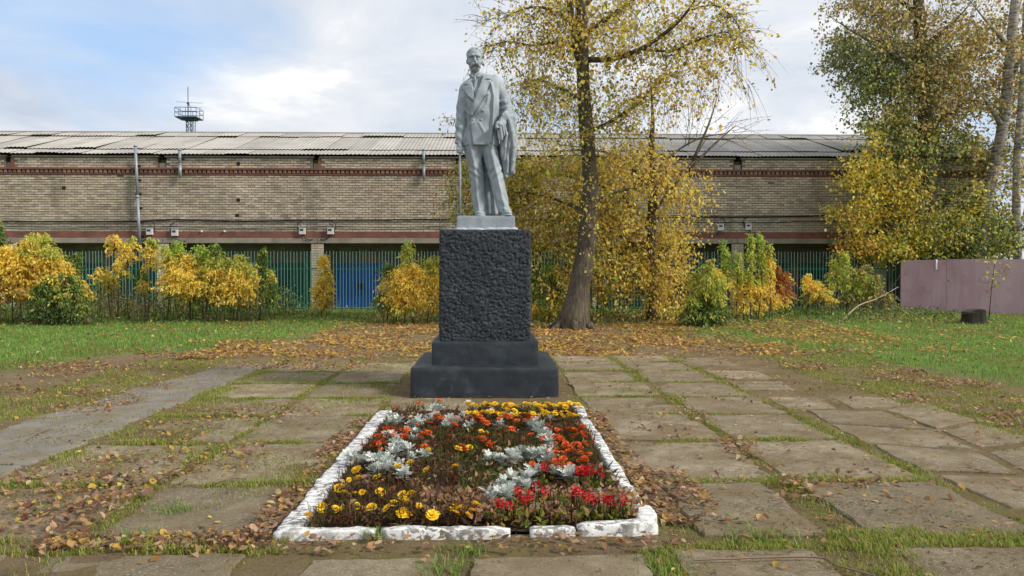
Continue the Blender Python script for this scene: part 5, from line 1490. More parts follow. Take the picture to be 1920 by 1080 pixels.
fill(T, [(880, 350, 45, 60, 130, Ki), (940, 340, 60, 60, 200, Ki), (1000, 370, 70, 80, 260, Kg), (1060, 340, 60, 70, 200, Kg), (1020, 460, 60, 70, 210, Kg), (1085, 430, 60, 80, 200, Ki), (1140, 340, 60, 60, 170, Kh), (1150, 430, 70, 80, 280, Kg),
         (1205, 400, 60, 80, 220, Kh), (1240, 470, 60, 70, 230, Kh), (1270, 400, 50, 70, 150, Kg), (1195, 300, 60, 40, 110, Kh), (1270, 330, 45, 40, 60, Kh), (1250, 540, 40, 40, 100, Kh), (1170, 500, 40, 40, 80, Kg), (1055, 520, 30, 50, 70, Kh), (905, 400, 30, 40, 50, Ki),
         (1110, 300, 50, 30, 60, Kg), (1010, 300, 60, 25, 60, Kg), (1310, 360, 25, 60, 30, Ka), (1150, 540, 18, 30, 14, Kg), (1200, 560, 20, 25, 30, Ki)],
     YS, Yc, .11, .07, mult=1.2, gap=.41, depth=1.5, L=(.35, .75), droop=1.1, leaves=(9, 16), draw=True)
for (x, y, dx, dz) in ((1300, 260, .5, 1), (1330, 230, .6, 1), (1350, 250, 1, .5), (1310, 230, 0, 1), (1370, 240, 1, .5), (1280, 270, -.2, 1), (1345, 270, 1, .2), (1385, 255, 1, .1)):
    for _ in range(4): T.twig(P(x + r.uniform(-12, 12), y + r.uniform(-12, 12), YS + r.normal() * .4), (dx + r.normal() * .35, r.normal() * .4, dz + r.normal() * .3), r.uniform(.7, 1.5), 3, Yc['brown'], .07, .045, .05, .010)
T.build(tr2, org)

# ------------------------------------------------------------------ trees on the right, behind the mauve fence
def big_tree(name, label, base_px, Y, trunk, rads, mat, regs, leaf, seed, depth=2.4, draw=True, cat='tree', limbs_=(), L=(.5, 1.1), nl=(11, 19), mult=1.8, foff=.6, gap=.44):
    org = P(base_px, 590, Y); org.z = float(gz(0, min(Y, 30)))
    t_ = thing(name, org, label, cat, None)
    tp = dense([Vector((P(trunk[0][0], trunk[0][1], Y).x, Y, org.z - .1))] + [P(x, y, Y) for x, y in trunk[1:]], 3)
    limb(t_, org, tp, lerp_r(rads, len(tp)), mat, 'trunk', 12, .15)
    T = Twigs(seed)
    for pts in limbs_:
        q = dense([P(x, y, Y + (T.r.uniform(-1, 1) if i else 0)) for i, (x, y) in enumerate(pts)], 3)
        limb(t_, org, q, lerp_r([.12, .07, .03, .015], len(q)), mat, 'limb', 6)
    fill(T, regs, Y + foff, Yc, leaf[0], leaf[1], depth=depth, L=L, droop=.5, leaves=nl, draw=draw, spread=.13, mult=mult, gap=gap)
    T.build(t_, org)
    return t_
Ko = ('olive', 'olive', 'dgreen'); Kp = ('olive', 'brown', 'brown'); Kq = ('dgreen', 'olive', 'ygreen')
regs = [(1600, 20, 70, 60, 120, Kp), (1680, 30, 80, 60, 170, Kp), (1610, 110, 55, 60, 130, Ko), (1690, 110, 70, 70, 190, Ko), (1770, 60, 80, 80, 230, Kp), (1650, 190, 55, 60, 150, Kq), (1730, 190, 70, 70, 210, Kp), (1690, 270, 60, 50, 150, Kq), (1800, 170, 60, 80, 180, Kp),
        (1770, 280, 70, 60, 190, Kq), (1740, 350, 60, 60, 160, Ko), (1790, 400, 60, 60, 170, Ko), (1750, 440, 60, 45, 140, Kq), (1830, 460, 60, 40, 130, Kq), (1640, -60, 120, 60, 120, Kp), (1780, -60, 100, 70, 120, Kp), (1560, 10, 30, 40, 40, Ko), (1575, 90, 30, 40, 40, Ko), (1625, 260, 30, 40, 45, Kq)]
big_tree('poplar', 'large poplar with olive and brown leaves behind the mauve fence', 1746, 30.0 - 1.2, [(1746, 590), (1746, 480), (1742, 400), (1738, 300), (1735, 200), (1728, 100), (1722, 0), (1715, -120), (1712, -250)], [.36, .34, .32, .30, .27, .24, .2, .13, .04], m_bark, regs, (.125, .09), 303,
         limbs_=([(1738, 320), (1690, 270), (1640, 230), (1600, 190)], [(1736, 240), (1800, 200), (1850, 150)], [(1733, 150), (1670, 100), (1600, 60), (1555, 30)], [(1730, 90), (1790, 40), (1840, -20)], [(1742, 420), (1700, 380), (1650, 350)], [(1742, 400), (1800, 360), (1850, 330)], [(1725, 30), (1660, -20), (1600, -60)]))
regs = [(1870, 60, 60, 80, 110, Kp), (1900, 180, 50, 70, 80, Kp), (1850, 260, 50, 60, 90, Kp), (1890, 330, 50, 60, 80, Kp), (1860, 410, 50, 50, 100, Kq), (1930, 60, 50, 90, 90, Kp), (1940, 250, 40, 90, 80, Ko), (1900, -60, 80, 60, 90, Kp), (1850, 470, 60, 30, 80, Kq)]
big_tree('slanting_birch', 'birch with pale trunk slanting right beyond the mauve fence', 1835, 28.2, [(1833, 590), (1838, 480), (1846, 390), (1864, 320), (1880, 240), (1890, 150), (1898, 60), (1906, -40), (1915, -200)], [.24, .23, .22, .21, .20, .19, .17, .13, .05], m_birch, regs, (.13, .10), 404, foff=1.5,
         limbs_=([(1880, 240), (1850, 190), (1820, 160)], [(1895, 90), (1850, 40), (1810, -10)], [(1890, 150), (1920, 100), (1950, 60)]))
big_tree('upright_birch', 'thin upright birch at the right edge of the picture', 1908, 27.6, [(1908, 590), (1908, 480), (1906, 380), (1908, 280), (1916, 180), (1920, 80), (1925, -60)], [.15, .145, .14, .13, .11, .09, .03], m_birch, [(1915, 300, 30, 70, 25, Kp), (1930, 120, 40, 80, 50, Kp), (1895, 440, 30, 40, 40, Kq)], (.13, .10), 505)
Km = ('gold', 'gold', 'ygreen')
regs = [(1625, 290, 40, 45, 55, Km), (1660, 320, 45, 45, 70, Km), (1610, 350, 40, 40, 60, Km), (1670, 390, 45, 45, 80, Km), (1600, 410, 40, 30, 55, ('gold', 'brown')), (1640, 440, 50, 35, 85, Km), (1700, 340, 40, 50, 70, ('gold', 'olive')), (1700, 440, 45, 35, 70, ('ygreen', 'gold')), (1575, 400, 25, 22, 26, Km), (1720, 400, 35, 40, 50, ('olive', 'gold')), (1770, 420, 45, 35, 60, ('ygreen', 'olive', 'gold')), (1820, 380, 40, 40, 40, ('ygreen', 'gold')), (1625, 245, 30, 20, 14, Km), (1680, 470, 45, 15, 40, Km), (1600, 460, 30, 15, 24, ('gold', 'rust'))]
big_tree('golden_maple', 'bright golden maple in front of the poplar, branches over the fence', 1668, 28.6, [(1668, 590), (1668, 520), (1664, 440), (1660, 360), (1655, 290), (1650, 250)], [.12, .11, .10, .08, .05, .02], m_bark, regs, (.125, .085), 606, depth=1.0, L=(.35, .7), nl=(10, 17), mult=1.9, foff=-.5, gap=.43,
         limbs_=([(1664, 440), (1620, 420), (1580, 400), (1550, 398)], [(1662, 400), (1700, 370), (1730, 350)], [(1660, 350), (1620, 320), (1600, 290)], [(1664, 450), (1720, 440), (1780, 420)]))

# ------------------------------------------------------------------ box elder shrubs along the fence
def shrub(name, label, plumes, Y, seed, group=None, cat='shrub'):
    """each plume: (x px, top y px, half width px, bottom of leaves y px, colours low, mid, top)"""
    xs = [p[0] for p in plumes]; cx = sum(xs) / len(xs)
    org = P(cx, 590, Y); org.z = float(gz(0, Y))
    t_ = thing(name, org, label, cat, group)
    T = Twigs(seed); r = T.r; stem = MB(); s_ = Y / FPX
    for (x, top, hw, bot, cl, cm, ct) in plumes:
        hw = hw * 1.15 + 1.5
        base = P(x + r.uniform(-8, 8), 590, Y + r.uniform(-.3, .3)); base.z = org.z - .05
        tip = P(x, top + 6, Y + r.uniform(-.25, .25))
        pts = bez(base, (base + tip) / 2 + Vector((r.normal() * .12, r.normal() * .12, 0)), tip, 6)
        stem.tube([p - org for p in pts], lerp_r([.022, .014, .005], 7), 5)
        zb = P(x, bot, Y).z; zt_ = tip.z; H_ = max(zt_ - zb, .2)
        n = int(66 * H_ / .7 * (hw / 22)) + 14
        for _ in range(n):
            u = r.uniform() ** .85
            z = zb + H_ * u
            k_ = min(1, max(0, (z - base.z) / max(tip.z - base.z, .1)))
            i = min(5, int(k_ * 6)); c_ = pts[i].lerp(pts[i + 1], k_ * 6 - i)
            a_ = r.uniform(0, 6.28); rad = hw * s_ * (1.0 + .30 * math.sin(a_ * 3 + u * 9 + x)) * (1.0 - .55 * max(0, u - .45) / .55) * math.sqrt(r.uniform(.05, 1))
            d = np.array([math.cos(a_), math.sin(a_), .25])
            cols = Yc[('ygreen', 'brown', 'olive', 'gold')[int(r.integers(4))]] if r.uniform() < .14 else Yc[cl if u < .3 + r.normal() * .08 else (cm if u < .74 + r.normal() * .1 else ct)]
            p0 = np.array(c_) + d * rad * .25 + np.array([0, 0, .04])
            # a compound leaf: leaflets hang along its stalk
            m = int(r.integers(6, 10)); q = np.linspace(.25, 1, m)
            pos = p0 + d * (rad * q)[:, None] + np.array([0, 0, -1]) * (.16 * q * q)[:, None] + r.normal(size=(m, 3)) * .025
            ax = d * .45 + np.array([0, 0, -.9]) + r.normal(size=(m, 3)) * .45
            T.leaves(pos, ax, r.uniform(.075, .125, m), r.uniform(.035, .055, m), cvar(cols, m, .16, r))
    o = stem.build('stems', m_twig2, t_, True)
    o['kind'] = 'stuff'
    T.build(t_, org, 'foliage')
    return t_
G_ = 'shrubs along the picket fence'
shrub('box_elder_shrub', 'big golden box elder shrub at the left edge of the picture', [(-30, 450, 34, 560, 'brown', 'gold', 'gold'), (8, 458, 34, 560, 'brown', 'gold', 'gold'), (30, 470, 30, 560, 'brown', 'gold', 'gold'), (52, 446, 30, 565, 'gold', 'gold', 'gold'), (76, 432, 28, 560, 'gold', 'gold', 'ygreen'), (60, 440, 18, 500, 'gold', 'ygreen', 'ygreen'), (96, 458, 26, 560, 'gold', 'gold', 'ygreen'), (112, 480, 22, 570, 'brown', 'gold', 'gold'), (44, 500, 40, 575, 'brown', 'gold', 'gold')], 22.0, 1001, G_)
shrub('box_elder_shrub', 'green box elder shoot between the left golden shrub and the fence', [(118, 470, 16, 570, 'dgreen', 'green', 'green'), (145, 468, 16, 575, 'dgreen', 'green', 'green'), (130, 490, 18, 580, 'green', 'gold', 'gold'), (148, 520, 16, 580, 'green', 'gold', 'gold')], 22.4, 1002, G_)
shrub('broadleaf_bush', 'low dark green bush before the left golden shrub', [(75, 530, 18, 602, 'dgreen', 'green', 'green'), (95, 512, 20, 602, 'dgreen', 'green', 'green'), (120, 508, 22, 604, 'olive', 'green', 'green'), (140, 520, 20, 603, 'dgreen', 'green', 'green'), (105, 545, 30, 605, 'dgreen', 'olive', 'ygreen'), (155, 560, 16, 604, 'dgreen', 'green', 'green')], 21.2, 1003, G_)
shrub('box_elder_shrub', 'slim golden plumes standing left of the tall downpipe foot', [(214, 436, 13, 478, 'brown', 'gold', 'gold'), (192, 498, 15, 530, 'ygreen', 'gold', 'gold'), (226, 485, 14, 520, 'ygreen', 'gold', 'gold'), (246, 438, 13, 492, 'gold', 'gold', 'ygreen'), (206, 515, 18, 560, 'olive', 'ygreen', 'gold')], 23.0, 1004, G_)
shrub('box_elder_shrub', 'single tall golden plume just right of the tall downpipe', [(283, 442, 13, 505, 'gold', 'gold', 'ygreen'), (268, 520, 12, 555, 'olive', 'gold', 'gold'), (262, 500, 10, 530, 'green', 'green', 'green')], 22.7, 1005, G_)
shrub('box_elder_shrub', 'wide yellow and green box elder shrub under the electric meters', [(312, 455, 18, 560, 'olive', 'gold', 'ygreen'), (335, 448, 20, 560, 'gold', 'gold', 'lime'), (358, 470, 20, 570, 'gold', 'gold', 'gold'), (378, 455, 20, 560, 'gold', 'ygreen', 'lime'), (402, 452, 16, 520, 'gold', 'ygreen', 'green'), (420, 478, 22, 570, 'gold', 'gold', 'ygreen'), (446, 475, 22, 570, 'gold', 'gold', 'ygreen'), (468, 490, 20, 580, 'olive', 'gold', 'ygreen'), (350, 500, 40, 575, 'olive', 'gold', 'gold'), (440, 530, 36, 585, 'green', 'gold', 'gold'), (385, 500, 36, 575, 'green', 'gold', 'gold')], 22.3, 1006, G_)
shrub('box_elder_shrub', 'narrow green box elder shoot right of the wide yellow shrub', [(492, 458, 11, 560, 'green', 'green', 'green'), (505, 500, 10, 580, 'green', 'green', 'ygreen')], 22.6, 1007, G_)
shrub('box_elder_shrub', 'narrow yellow shrub before the brick pillar by the blue door', [(606, 474, 14, 575, 'gold', 'gold', 'gold'), (614, 500, 14, 580, 'brown', 'gold', 'ygreen'), (600, 520, 12, 580, 'gold', 'gold', 'gold')], 24.5, 1008, G_)
shrub('box_elder_shrub', 'bright golden shrub with green tip left of the pedestal', [(765, 448, 12, 520, 'gold', 'ygreen', 'lime'), (726, 488, 18, 580, 'ygreen', 'gold', 'green'), (748, 500, 24, 582, 'gold', 'gold', 'gold'), (775, 490, 26, 585, 'gold', 'gold', 'gold'), (800, 480, 22, 585, 'gold', 'gold', 'ygreen'), (825, 475, 24, 585, 'gold', 'gold', 'ygreen'), (715, 545, 18, 588, 'olive', 'green', 'green'), (760, 540, 30, 590, 'ygreen', 'gold', 'gold')], 22.0, 1009, G_)
shrub('box_elder_shrub', 'light green shrub between the pedestal and the leaning trunk', [(1008, 500, 16, 590, 'ygreen', 'lime', 'green'), (1028, 488, 18, 590, 'ygreen', 'green', 'lime'), (1045, 530, 16, 595, 'gold', 'ygreen', 'green'), (1003, 565, 14, 600, 'gold', 'gold', 'gold')], 22.6, 1010, G_)
shrub('yellow_sapling', 'small golden sapling just right of the leaning trunk', [(1122, 500, 12, 560, 'gold', 'gold', 'gold'), (1130, 530, 10, 570, 'brown', 'gold', 'gold')], 23.5, 1011, G_)
shrub('broadleaf_bush', 'low leafy green bush on the lawn right of the leaning tree', [(1300, 550, 18, 612, 'dgreen', 'green', 'ygreen'), (1322, 538, 22, 614, 'dgreen', 'green', 'ygreen'), (1345, 545, 20, 612, 'dgreen', 'green', 'ygreen'), (1330, 575, 30, 618, 'dgreen', 'green', 'green'), (1310, 505, 16, 560, 'olive', 'ygreen', 'ygreen'), (1328, 482, 18, 560, 'ygreen', 'ygreen', 'ygreen'), (1345, 500, 18, 560, 'ygreen', 'ygreen', 'gold')], 20.6, 1012, G_)
shrub('tall_leafy_weed', 'tall pale green leafy shoots under the right hand meters', [(1356, 446, 9, 540, 'gold', 'lime', 'lime'), (1382, 466, 9, 560, 'gold', 'ygreen', 'lime'), (1408, 434, 8, 560, 'gold', 'ygreen', 'lime'), (1426, 432, 8, 560, 'gold', 'ygreen', 'lime'), (1442, 452, 8, 560, 'gold', 'gold', 'ygreen'), (1395, 500, 18, 585, 'gold', 'gold', 'ygreen'), (1420, 510, 16, 585, 'gold', 'gold', 'ygreen')], 22.4, 1013, G_)
shrub('rusty_shrub', 'rust brown shrub right of the tall pale green shoots', [(1455, 494, 16, 570, 'rust', 'rust', 'rust'), (1472, 505, 16, 575, 'gold', 'rust', 'rust'), (1440, 530, 16, 580, 'gold', 'gold', 'rust')], 23.2, 1014, G_)
shrub('box_elder_shrub', 'small golden shrub in front of the green fence at right', [(1512, 508, 13, 572, 'olive', 'gold', 'gold'), (1530, 520, 15, 572, 'olive', 'gold', 'gold'), (1545, 545, 12, 574, 'olive', 'gold', 'ygreen')], 24.0, 1015, G_)
shrub('box_elder_shrub', 'olive green shrub clump left of the mauve fence', [(1562, 478, 13, 570, 'olive', 'ygreen', 'ygreen'), (1582, 466, 14, 572, 'olive', 'ygreen', 'ygreen'), (1600, 500, 18, 575, 'olive', 'ygreen', 'olive'), (1622, 492, 18, 575, 'olive', 'ygreen', 'olive'), (1645, 510, 16, 575, 'olive', 'olive', 'olive'), (1660, 540, 14, 578, 'olive', 'olive', 'brown')], 24.6, 1016, G_)
shrub('box_elder_shrub', 'small green tree top at the left edge before the brick wall', [(-18, 398, 22, 560, 'green', 'green', 'ygreen'), (-5, 412, 12, 520, 'green', 'green', 'green')], 23.8, 1017, G_)
# sapling by the stump
org = P(1855, 590, 23.6); org.z = float(gz(0, 23.6))
sp_ = thing('sapling', org, 'thin sapling with a tuft of pale yellow leaves beside the stump', 'sapling')
T = Twigs(77); r = T.r
limb(sp_, org, bez(org, P(1857, 545, 23.6), P(1868, 478, 23.6), 8), lerp_r([.016, .006], 9), m_twig, 'stem', 6)
for _ in range(16):
    p = P(1862 + r.uniform(-6, 12), r.uniform(482, 530), 23.6); T.twig(p, (r.normal(), r.normal() * .5, .1), .4, 5, Yc['ygreen'] + [srgb(214, 200, 90)], .12, .05, .2, .005, True, .05)
for _ in range(10):
    p = P(1855 + r.uniform(-6, 8), r.uniform(525, 560), 23.6); T.twig(p, (r.normal(), r.normal() * .5, .3), .4, 4, Yc['rust'] + Yc['brown'], .07, .035, .2, .005, True, .05)
T.build(sp_, org)
# stump
m_stump = simple('stump_wood', srgb(58, 52, 46), 0.95, 0.35, 9, 0.8, 25, 0.03)
ps = G(1827, 600); ps = P(1827, 600, 21.6); ps.z = float(gz(0, 21.6))
stp = thing('tree_stump', ps, 'dark weathered tree stump before the mauve fence', 'stump')
V, F = [], []; n = 22
for i, (z, rr_) in enumerate(((-.06, .40), (.02, .36), (.12, .325), (.26, .31), (.36, .305), (.375, .28))):
    for k_ in range(n):
        a_ = 6.2832 * k_ / n; q = rr_ * (1 + .07 * math.sin(a_ * 5 + 1) + .03 * math.sin(a_ * 11))
        zz = z + (.07 if math.cos(a_) > -.2 and z > .3 else 0) + .012 * math.sin(a_ * 3)
        V.append((math.cos(a_) * q, math.sin(a_) * q, zz))
for i in range(5):
    for k_ in range(n): F.append((i * n + k_, i * n + (k_ + 1) % n, (i + 1) * n + (k_ + 1) % n, (i + 1) * n + k_))
F.append(tuple(5 * n + k_ for k_ in range(n)))
link('bark', mesh_np('bark', np.array(V), F), m_stump, stp)
mb = MB(); mb.tube([(-.30, -.02, .30), (-.30, -.02, .33)], [.10, .09], 9); mb.build('broken_rim', m_stump, stp)
# fallen branch leaning from the lawn
a0, a1 = P(1578, 588, 22.5), P(1684, 538, 23.8); a0.z = float(gz(0, 22.5)) + .03
br = thing('fallen_branch', a0, 'pale bare branch leaning up from the lawn at right', 'branch')
limb(br, a0, dense([a0, P(1610, 573, 22.9), P(1645, 560, 23.3), a1], 3), lerp_r([.03, .026, .02, .01], 10), simple('dead_wood', srgb(150, 136, 116), .9, .2, 8), 'stick', 6)
limb(br, a0, [P(1645, 560, 23.3), P(1662, 556, 23.2), P(1690, 512, 23.3)], [.014, .012, .005], m_twig, 'side_twig', 5)
# ================================================================== grass, undergrowth and fallen leaves
def blades(name, x, y, z, h, w_, cols, label, cat, lean=.5, mat=None):
    n = len(x); a_ = rng.uniform(0, 6.28, n)
    d = np.stack([np.cos(a_), np.sin(a_), np.zeros(n)], 1); s_ = np.stack([-d[:, 1], d[:, 0], np.zeros(n)], 1)
    base = np.stack([x, y, z - .01], 1); k_ = (rng.uniform(.15, 1, n) * lean * h)[:, None]
    mid = base + d * k_ * .35 + np.array([0, 0, 1]) * (h * .6)[:, None]; tip = base + d * k_ + np.array([0, 0, 1]) * (h * rng.uniform(.75, 1, n))[:, None]
    w_ = np.broadcast_to(w_, (n,))[:, None]
    V = np.stack([base - s_ * w_, base + s_ * w_, mid + s_ * w_ * .7, mid - s_ * w_ * .7, tip], 1).reshape(-1, 3)
    i = np.arange(n)[:, None] * 5
    F = np.concatenate([i + np.array([[0, 1, 2]]), i + np.array([[0, 2, 3]]), i + np.array([[3, 2, 4]])], 1).reshape(-1, 3)
    o = link(name, mesh_np(name, V, F, np.repeat(cols, 5, axis=0)), mat or m_leaf)
    return props(o, label, cat, kind='stuff')
LG = [srgb(112, 150, 66), srgb(132, 166, 78), srgb(98, 134, 60), srgb(146, 172, 90), srgb(146, 158, 92)]
def lawn(n, x0, x1, y0, y1, name, label, hmul):
    # more blades where the lawn is near
    y = y0 + (y1 - y0) * rng.uniform(0, 1, n) ** 1.5; x = rng.uniform(x0, x1, n)
    m = lawn_amount(x, y); keep = rng.uniform(0, 1, n) < m * .95
    x, y = x[keep], y[keep]; n = len(x)
    tuft = n2(x, y, 1.2, 3, 15)
    h = rng.uniform(.04, .11, n) * (.55 + 1.0 * tuft) * hmul
    c_ = cvar(LG, n, .25); dry = n2(x, y, .7, 3, 16)[:, None] - .05 + np.where(x > 0, .05, 0)[:, None]
    c_ = c_ * (1 - .6 * np.clip((dry - .47) * 4, 0, 1)) + np.array(srgb(146, 134, 76)) * .6 * np.clip((dry - .5) * 4, 0, 1)
    blades(name, x, y, ground_h(x, y), h, .004 + .00028 * y, c_, label, 'grass')
lawn(150000, -20, -1.5, 9.0, 27, 'lawn_grass', 'bright green lawn left of the slabs', 1.0)
lawn(130000, 2.5, 19, 8.5, 27, 'lawn_grass', 'short green lawn right of the slabs', .75)
# grass and moss tufts in the joints of the slabs
def joint_pts(n):
    x, y = [], []
    def strip(xa, xb, ya, yb, k_):
        x.append(rng.uniform(xa, xb, k_)); y.append(rng.uniform(ya, yb, k_))
    for xa, xb, dn in ((2.13, 2.38, 1.0), (3.26, 3.52, 1.1), (-2.64, -2.40, 1.0), (-3.92, -3.62, 1.0), (-1.48, -1.34, .35), (1.02, 1.18, .3), (5.0, 7.0, .8), (-6.4, -5.0, .7)):
        strip(xa, xb, 3.4, 14.5, int(n * .10 * dn * (xb - xa) / .25))
    for (y0, y1), (z0, z1) in zip(rows[:-1], rows[1:]):
        for xa, xb in ((1.1, 3.4), (-3.8, -1.4)): strip(xa, xb, y1 - .03, z0 + .03, int(n * .045))
    strip(1.0, 3.5, 4.25, 4.6, int(n * .10)); strip(-3.8, -1.2, 4.28, 4.58, int(n * .06)); strip(1.8, 2.4, 3.4, 4.4, int(n * .03)); strip(-.34, -.1, 3.6, 4.4, int(n * .03)); strip(.84, 1.05, 3.6, 4.3, int(n * .03))
    strip(-3.7, -1.4, 5, 13, int(n * .30)); strip(-6, -3.6, 5, 14, int(n * .2))
    strip(-1.0, 1.0, 8.6, 9.3, int(n * .03)); strip(-1.35, -.9, 8.4, 9.6, int(n * .03))
    return np.concatenate(x), np.concatenate(y)
x, y = joint_pts(90000)
c0 = n2(x, y, 3.2, 3, 21); keep = rng.uniform(0, 1, len(x)) < np.clip((c0 - .36) * 5, 0.04, 1); x, y, c0 = x[keep], y[keep], c0[keep]
x = x + rng.normal(0, .03, len(x)); n = len(x)
JG = [srgb(134, 152, 62), srgb(154, 164, 68), srgb(112, 130, 54), srgb(166, 164, 84), srgb(172, 164, 102)]
blades('joint_grass', x, y, ground_h(x, y), rng.uniform(.012, .055, n) * (.6 + c0), .0036, cvar(JG, n, .2), 'grass and moss growing in the joints between the slabs', 'grass', .9)
for i, (px, py, r_) in enumerate(((245, 1010, .12), (830, 1070, .14), (1245, 1068, .18), (700, 1010, .05), (1160, 985, .06), (330, 960, .12), (880, 1035, .08), (1430, 1010, .2), (1180, 735, .2), (1380, 1000, .3))):
    p = G(px, py); n = 110
    x = p.x + rng.normal(0, r_ * .6, n); y = p.y + rng.normal(0, r_ * .5, n)
    blades('grass_tuft', x, y, ground_h(x, y), rng.uniform(.03, .10, n), .0035, cvar(LG, n, .2), 'loose grass tuft growing on the near paving', 'grass', 1.0)
# moss cushions
def moss(n):
    x = np.concatenate([rng.normal(2.27, .06, n), rng.normal(3.38, .08, n), rng.uniform(5.0, 6.4, n), rng.uniform(-3.7, -1.4, n), rng.uniform(3.5, 5.2, n // 2)])
    y = np.concatenate([rng.uniform(4, 14, n), rng.uniform(4, 14, n), rng.uniform(4.5, 13, n), rng.uniform(4.5, 13.5, n), rng.uniform(4.4, 12, n // 2)])
    k_ = n2(x, y, 2.6, 3, 41); q = rng.uniform(0, 1, len(x)) < np.clip((k_ - .5) * 7, 0, 1); return x[q], y[q]
x, y = moss(9000); n = len(x)
pos = np.stack([x, y, ground_h(x, y) + .004], 1)
me = leaves_mesh('moss', pos, np.stack([rng.normal(size=n), rng.normal(size=n), rng.uniform(.1, .9, n)], 1), unit(n), rng.uniform(.012, .03, n), rng.uniform(.008, .016, n), cvar([srgb(118, 128, 36), srgb(98, 112, 34), srgb(140, 146, 48)], n, .2))
props(link('moss', me, m_leaf), 'yellow-green moss spreading over the slab edges', 'moss', kind='stuff')

# fallen leaves
FB = [srgb(164, 132, 106), srgb(140, 106, 84), srgb(186, 154, 126), srgb(118, 88, 72), srgb(170, 138, 100), srgb(200, 172, 140), srgb(150, 114, 90), srgb(190, 156, 96)]
FY = [srgb(206, 170, 82), srgb(190, 152, 74), srgb(222, 192, 112), srgb(166, 128, 74), srgb(200, 170, 114)]
def litter(x, y, size, cols, name, label, lift=.012, curl=1.0, zf=None):
    n = len(x); z = (zf if zf is not None else ground_h(x, y)) + rng.uniform(.002, lift, n)
    slab_here = z < .018; z = np.where((y < 14.7) & slab_here & (zf is None), .02 + rng.uniform(0, lift, n), z)
    a_ = rng.uniform(0, 6.28, n)
    ax = np.stack([np.cos(a_), np.sin(a_), rng.normal(0, .28 * curl, n)], 1); nr = np.stack([rng.normal(0, .35 * curl, n), rng.normal(0, .35 * curl, n), np.ones(n)], 1)
    s_ = rng.uniform(.4, 1.35, n) * size
    me = leaves6_mesh(name, np.stack([x, y, z], 1), ax, nr, s_, s_ * rng.uniform(.5, .8, n), cvar(cols, n, .26), rng.uniform(-.05, .45, n) * min(curl, 1.4), rng.normal(0, .22, n) * curl)
    props(link(name, me, m_leaf), label, 'fallen leaves', kind='stuff')
def cloud(*parts):
    x, y = [], []
    for (xa, xb, ya, yb, n) in parts: x.append(rng.uniform(xa, xb, n)); y.append(rng.uniform(ya, yb, n))
    return np.concatenate(x), np.concatenate(y)
def clump(x, y, sc_, thr, seed, base=.04):
    k_ = n2(x, y, sc_, 3, seed); q = rng.uniform(0, 1, len(x)) < np.clip((k_ - thr) * 7, base, 1); return x[q], y[q]
x, y = cloud((-4.5, 9.5, 14.5, 25, 30000), (-6, -.8, 14.2, 17.5, 9000), (-10, 14, 15, 26, 9000), (1, 6, 15.5, 22, 9000)); x, y = clump(x, y, .8, .40, 51, .15)
litter(x, y, .085, FY + FB[:2], 'golden_leaf_litter', 'carpet of golden leaves under the trees behind the pedestal', .03)
x, y = cloud((-1.55, -1.36, 4.5, 8.2, 1000), (1.04, 1.22, 4.7, 8.5, 1300), (-1.6, 1.2, 4.25, 4.48, 220), (1.05, 1.55, 4.7, 6.0, 520)); x, y = clump(x, y, 2.0, .36, 52, .2)
litter(x, y, .05, FB + FY[3:4], 'brown_leaf_drift', 'drift of brown leaves along the kerb of the flower bed', .02, .9)
x, y = cloud((-5.5, -2.5, 4.6, 6.0, 2000), (-2.7, -1.4, 4.3, 4.56, 420), (-9.0, -4.4, 8.6, 13.5, 5500), (-7.5, -2, 12.5, 15.5, 5000), (-4, -2, 6, 9, 1200)); x, y = clump(x, y, .9, .45, 53, .05)
litter(x, y, .05, FB + FY[:1], 'brown_leaf_litter', 'scattered brown leaves on the left of the paving', .03, 1.3)
x, y = cloud((1.5, 3.4, 5.5, 5.85, 330), (2.1, 2.4, 5, 9.5, 600), (3.4, 4.6, 4.5, 5.6, 500), (5.1, 7.2, 5, 13, 7000), (1.3, 6, 4.2, 15, 2200), (4, 9, 12, 16, 2500)); x, y = clump(x, y, 1.4, .47, 54, .04)
litter(x, y, .048, FB, 'brown_leaf_litter', 'scattered brown leaves on the right of the paving', .03, 1.3)
x, y = cloud((-6, 7, 3.7, 14, 1500)); litter(x, y, .048, FB + FY, 'stray_leaves', 'single fallen leaves strewn over the slabs', .008, .8)
x, y = cloud((-.5, .95, 4.68, 5.25, 1500), (-1.1, .9, 4.68, 8.4, 1100)); litter(x, y, .055, FB, 'brown_bed_leaves', 'brown leaves lying between the flowers in the bed', .07, 1.8, zf=np.full(len(x), .035))
x, y = cloud((-18, 18, 13, 26, 5000)); litter(x, y, .07, FY + FB, 'lawn_leaves', 'fallen leaves strewn over the lawns', .08, 1.2)
# fine debris: twig fragments, straw and grit on the paving
x, y = cloud((-6.5, 7, 3.6, 13, 60000)); x, y = clump(x, y, 1.1, .42, 57, .1); n = len(x); a_ = rng.uniform(0, 6.28, n)
pos = np.stack([x, y, np.maximum(ground_h(x, y), .018) + .003], 1)
me = leaves_mesh('debris', pos, np.stack([np.cos(a_), np.sin(a_), rng.normal(0, .05, n)], 1), np.tile([[0, 0, 1.0]], (n, 1)), rng.uniform(.015, .06, n), rng.uniform(.003, .010, n), cvar([srgb(96, 74, 50), srgb(140, 114, 76), srgb(70, 54, 40), srgb(164, 142, 100), srgb(110, 106, 56)], n, .25))
props(link('debris', me, m_leaf), 'straw, bark and grit scattered on the paving', 'debris', kind='stuff')
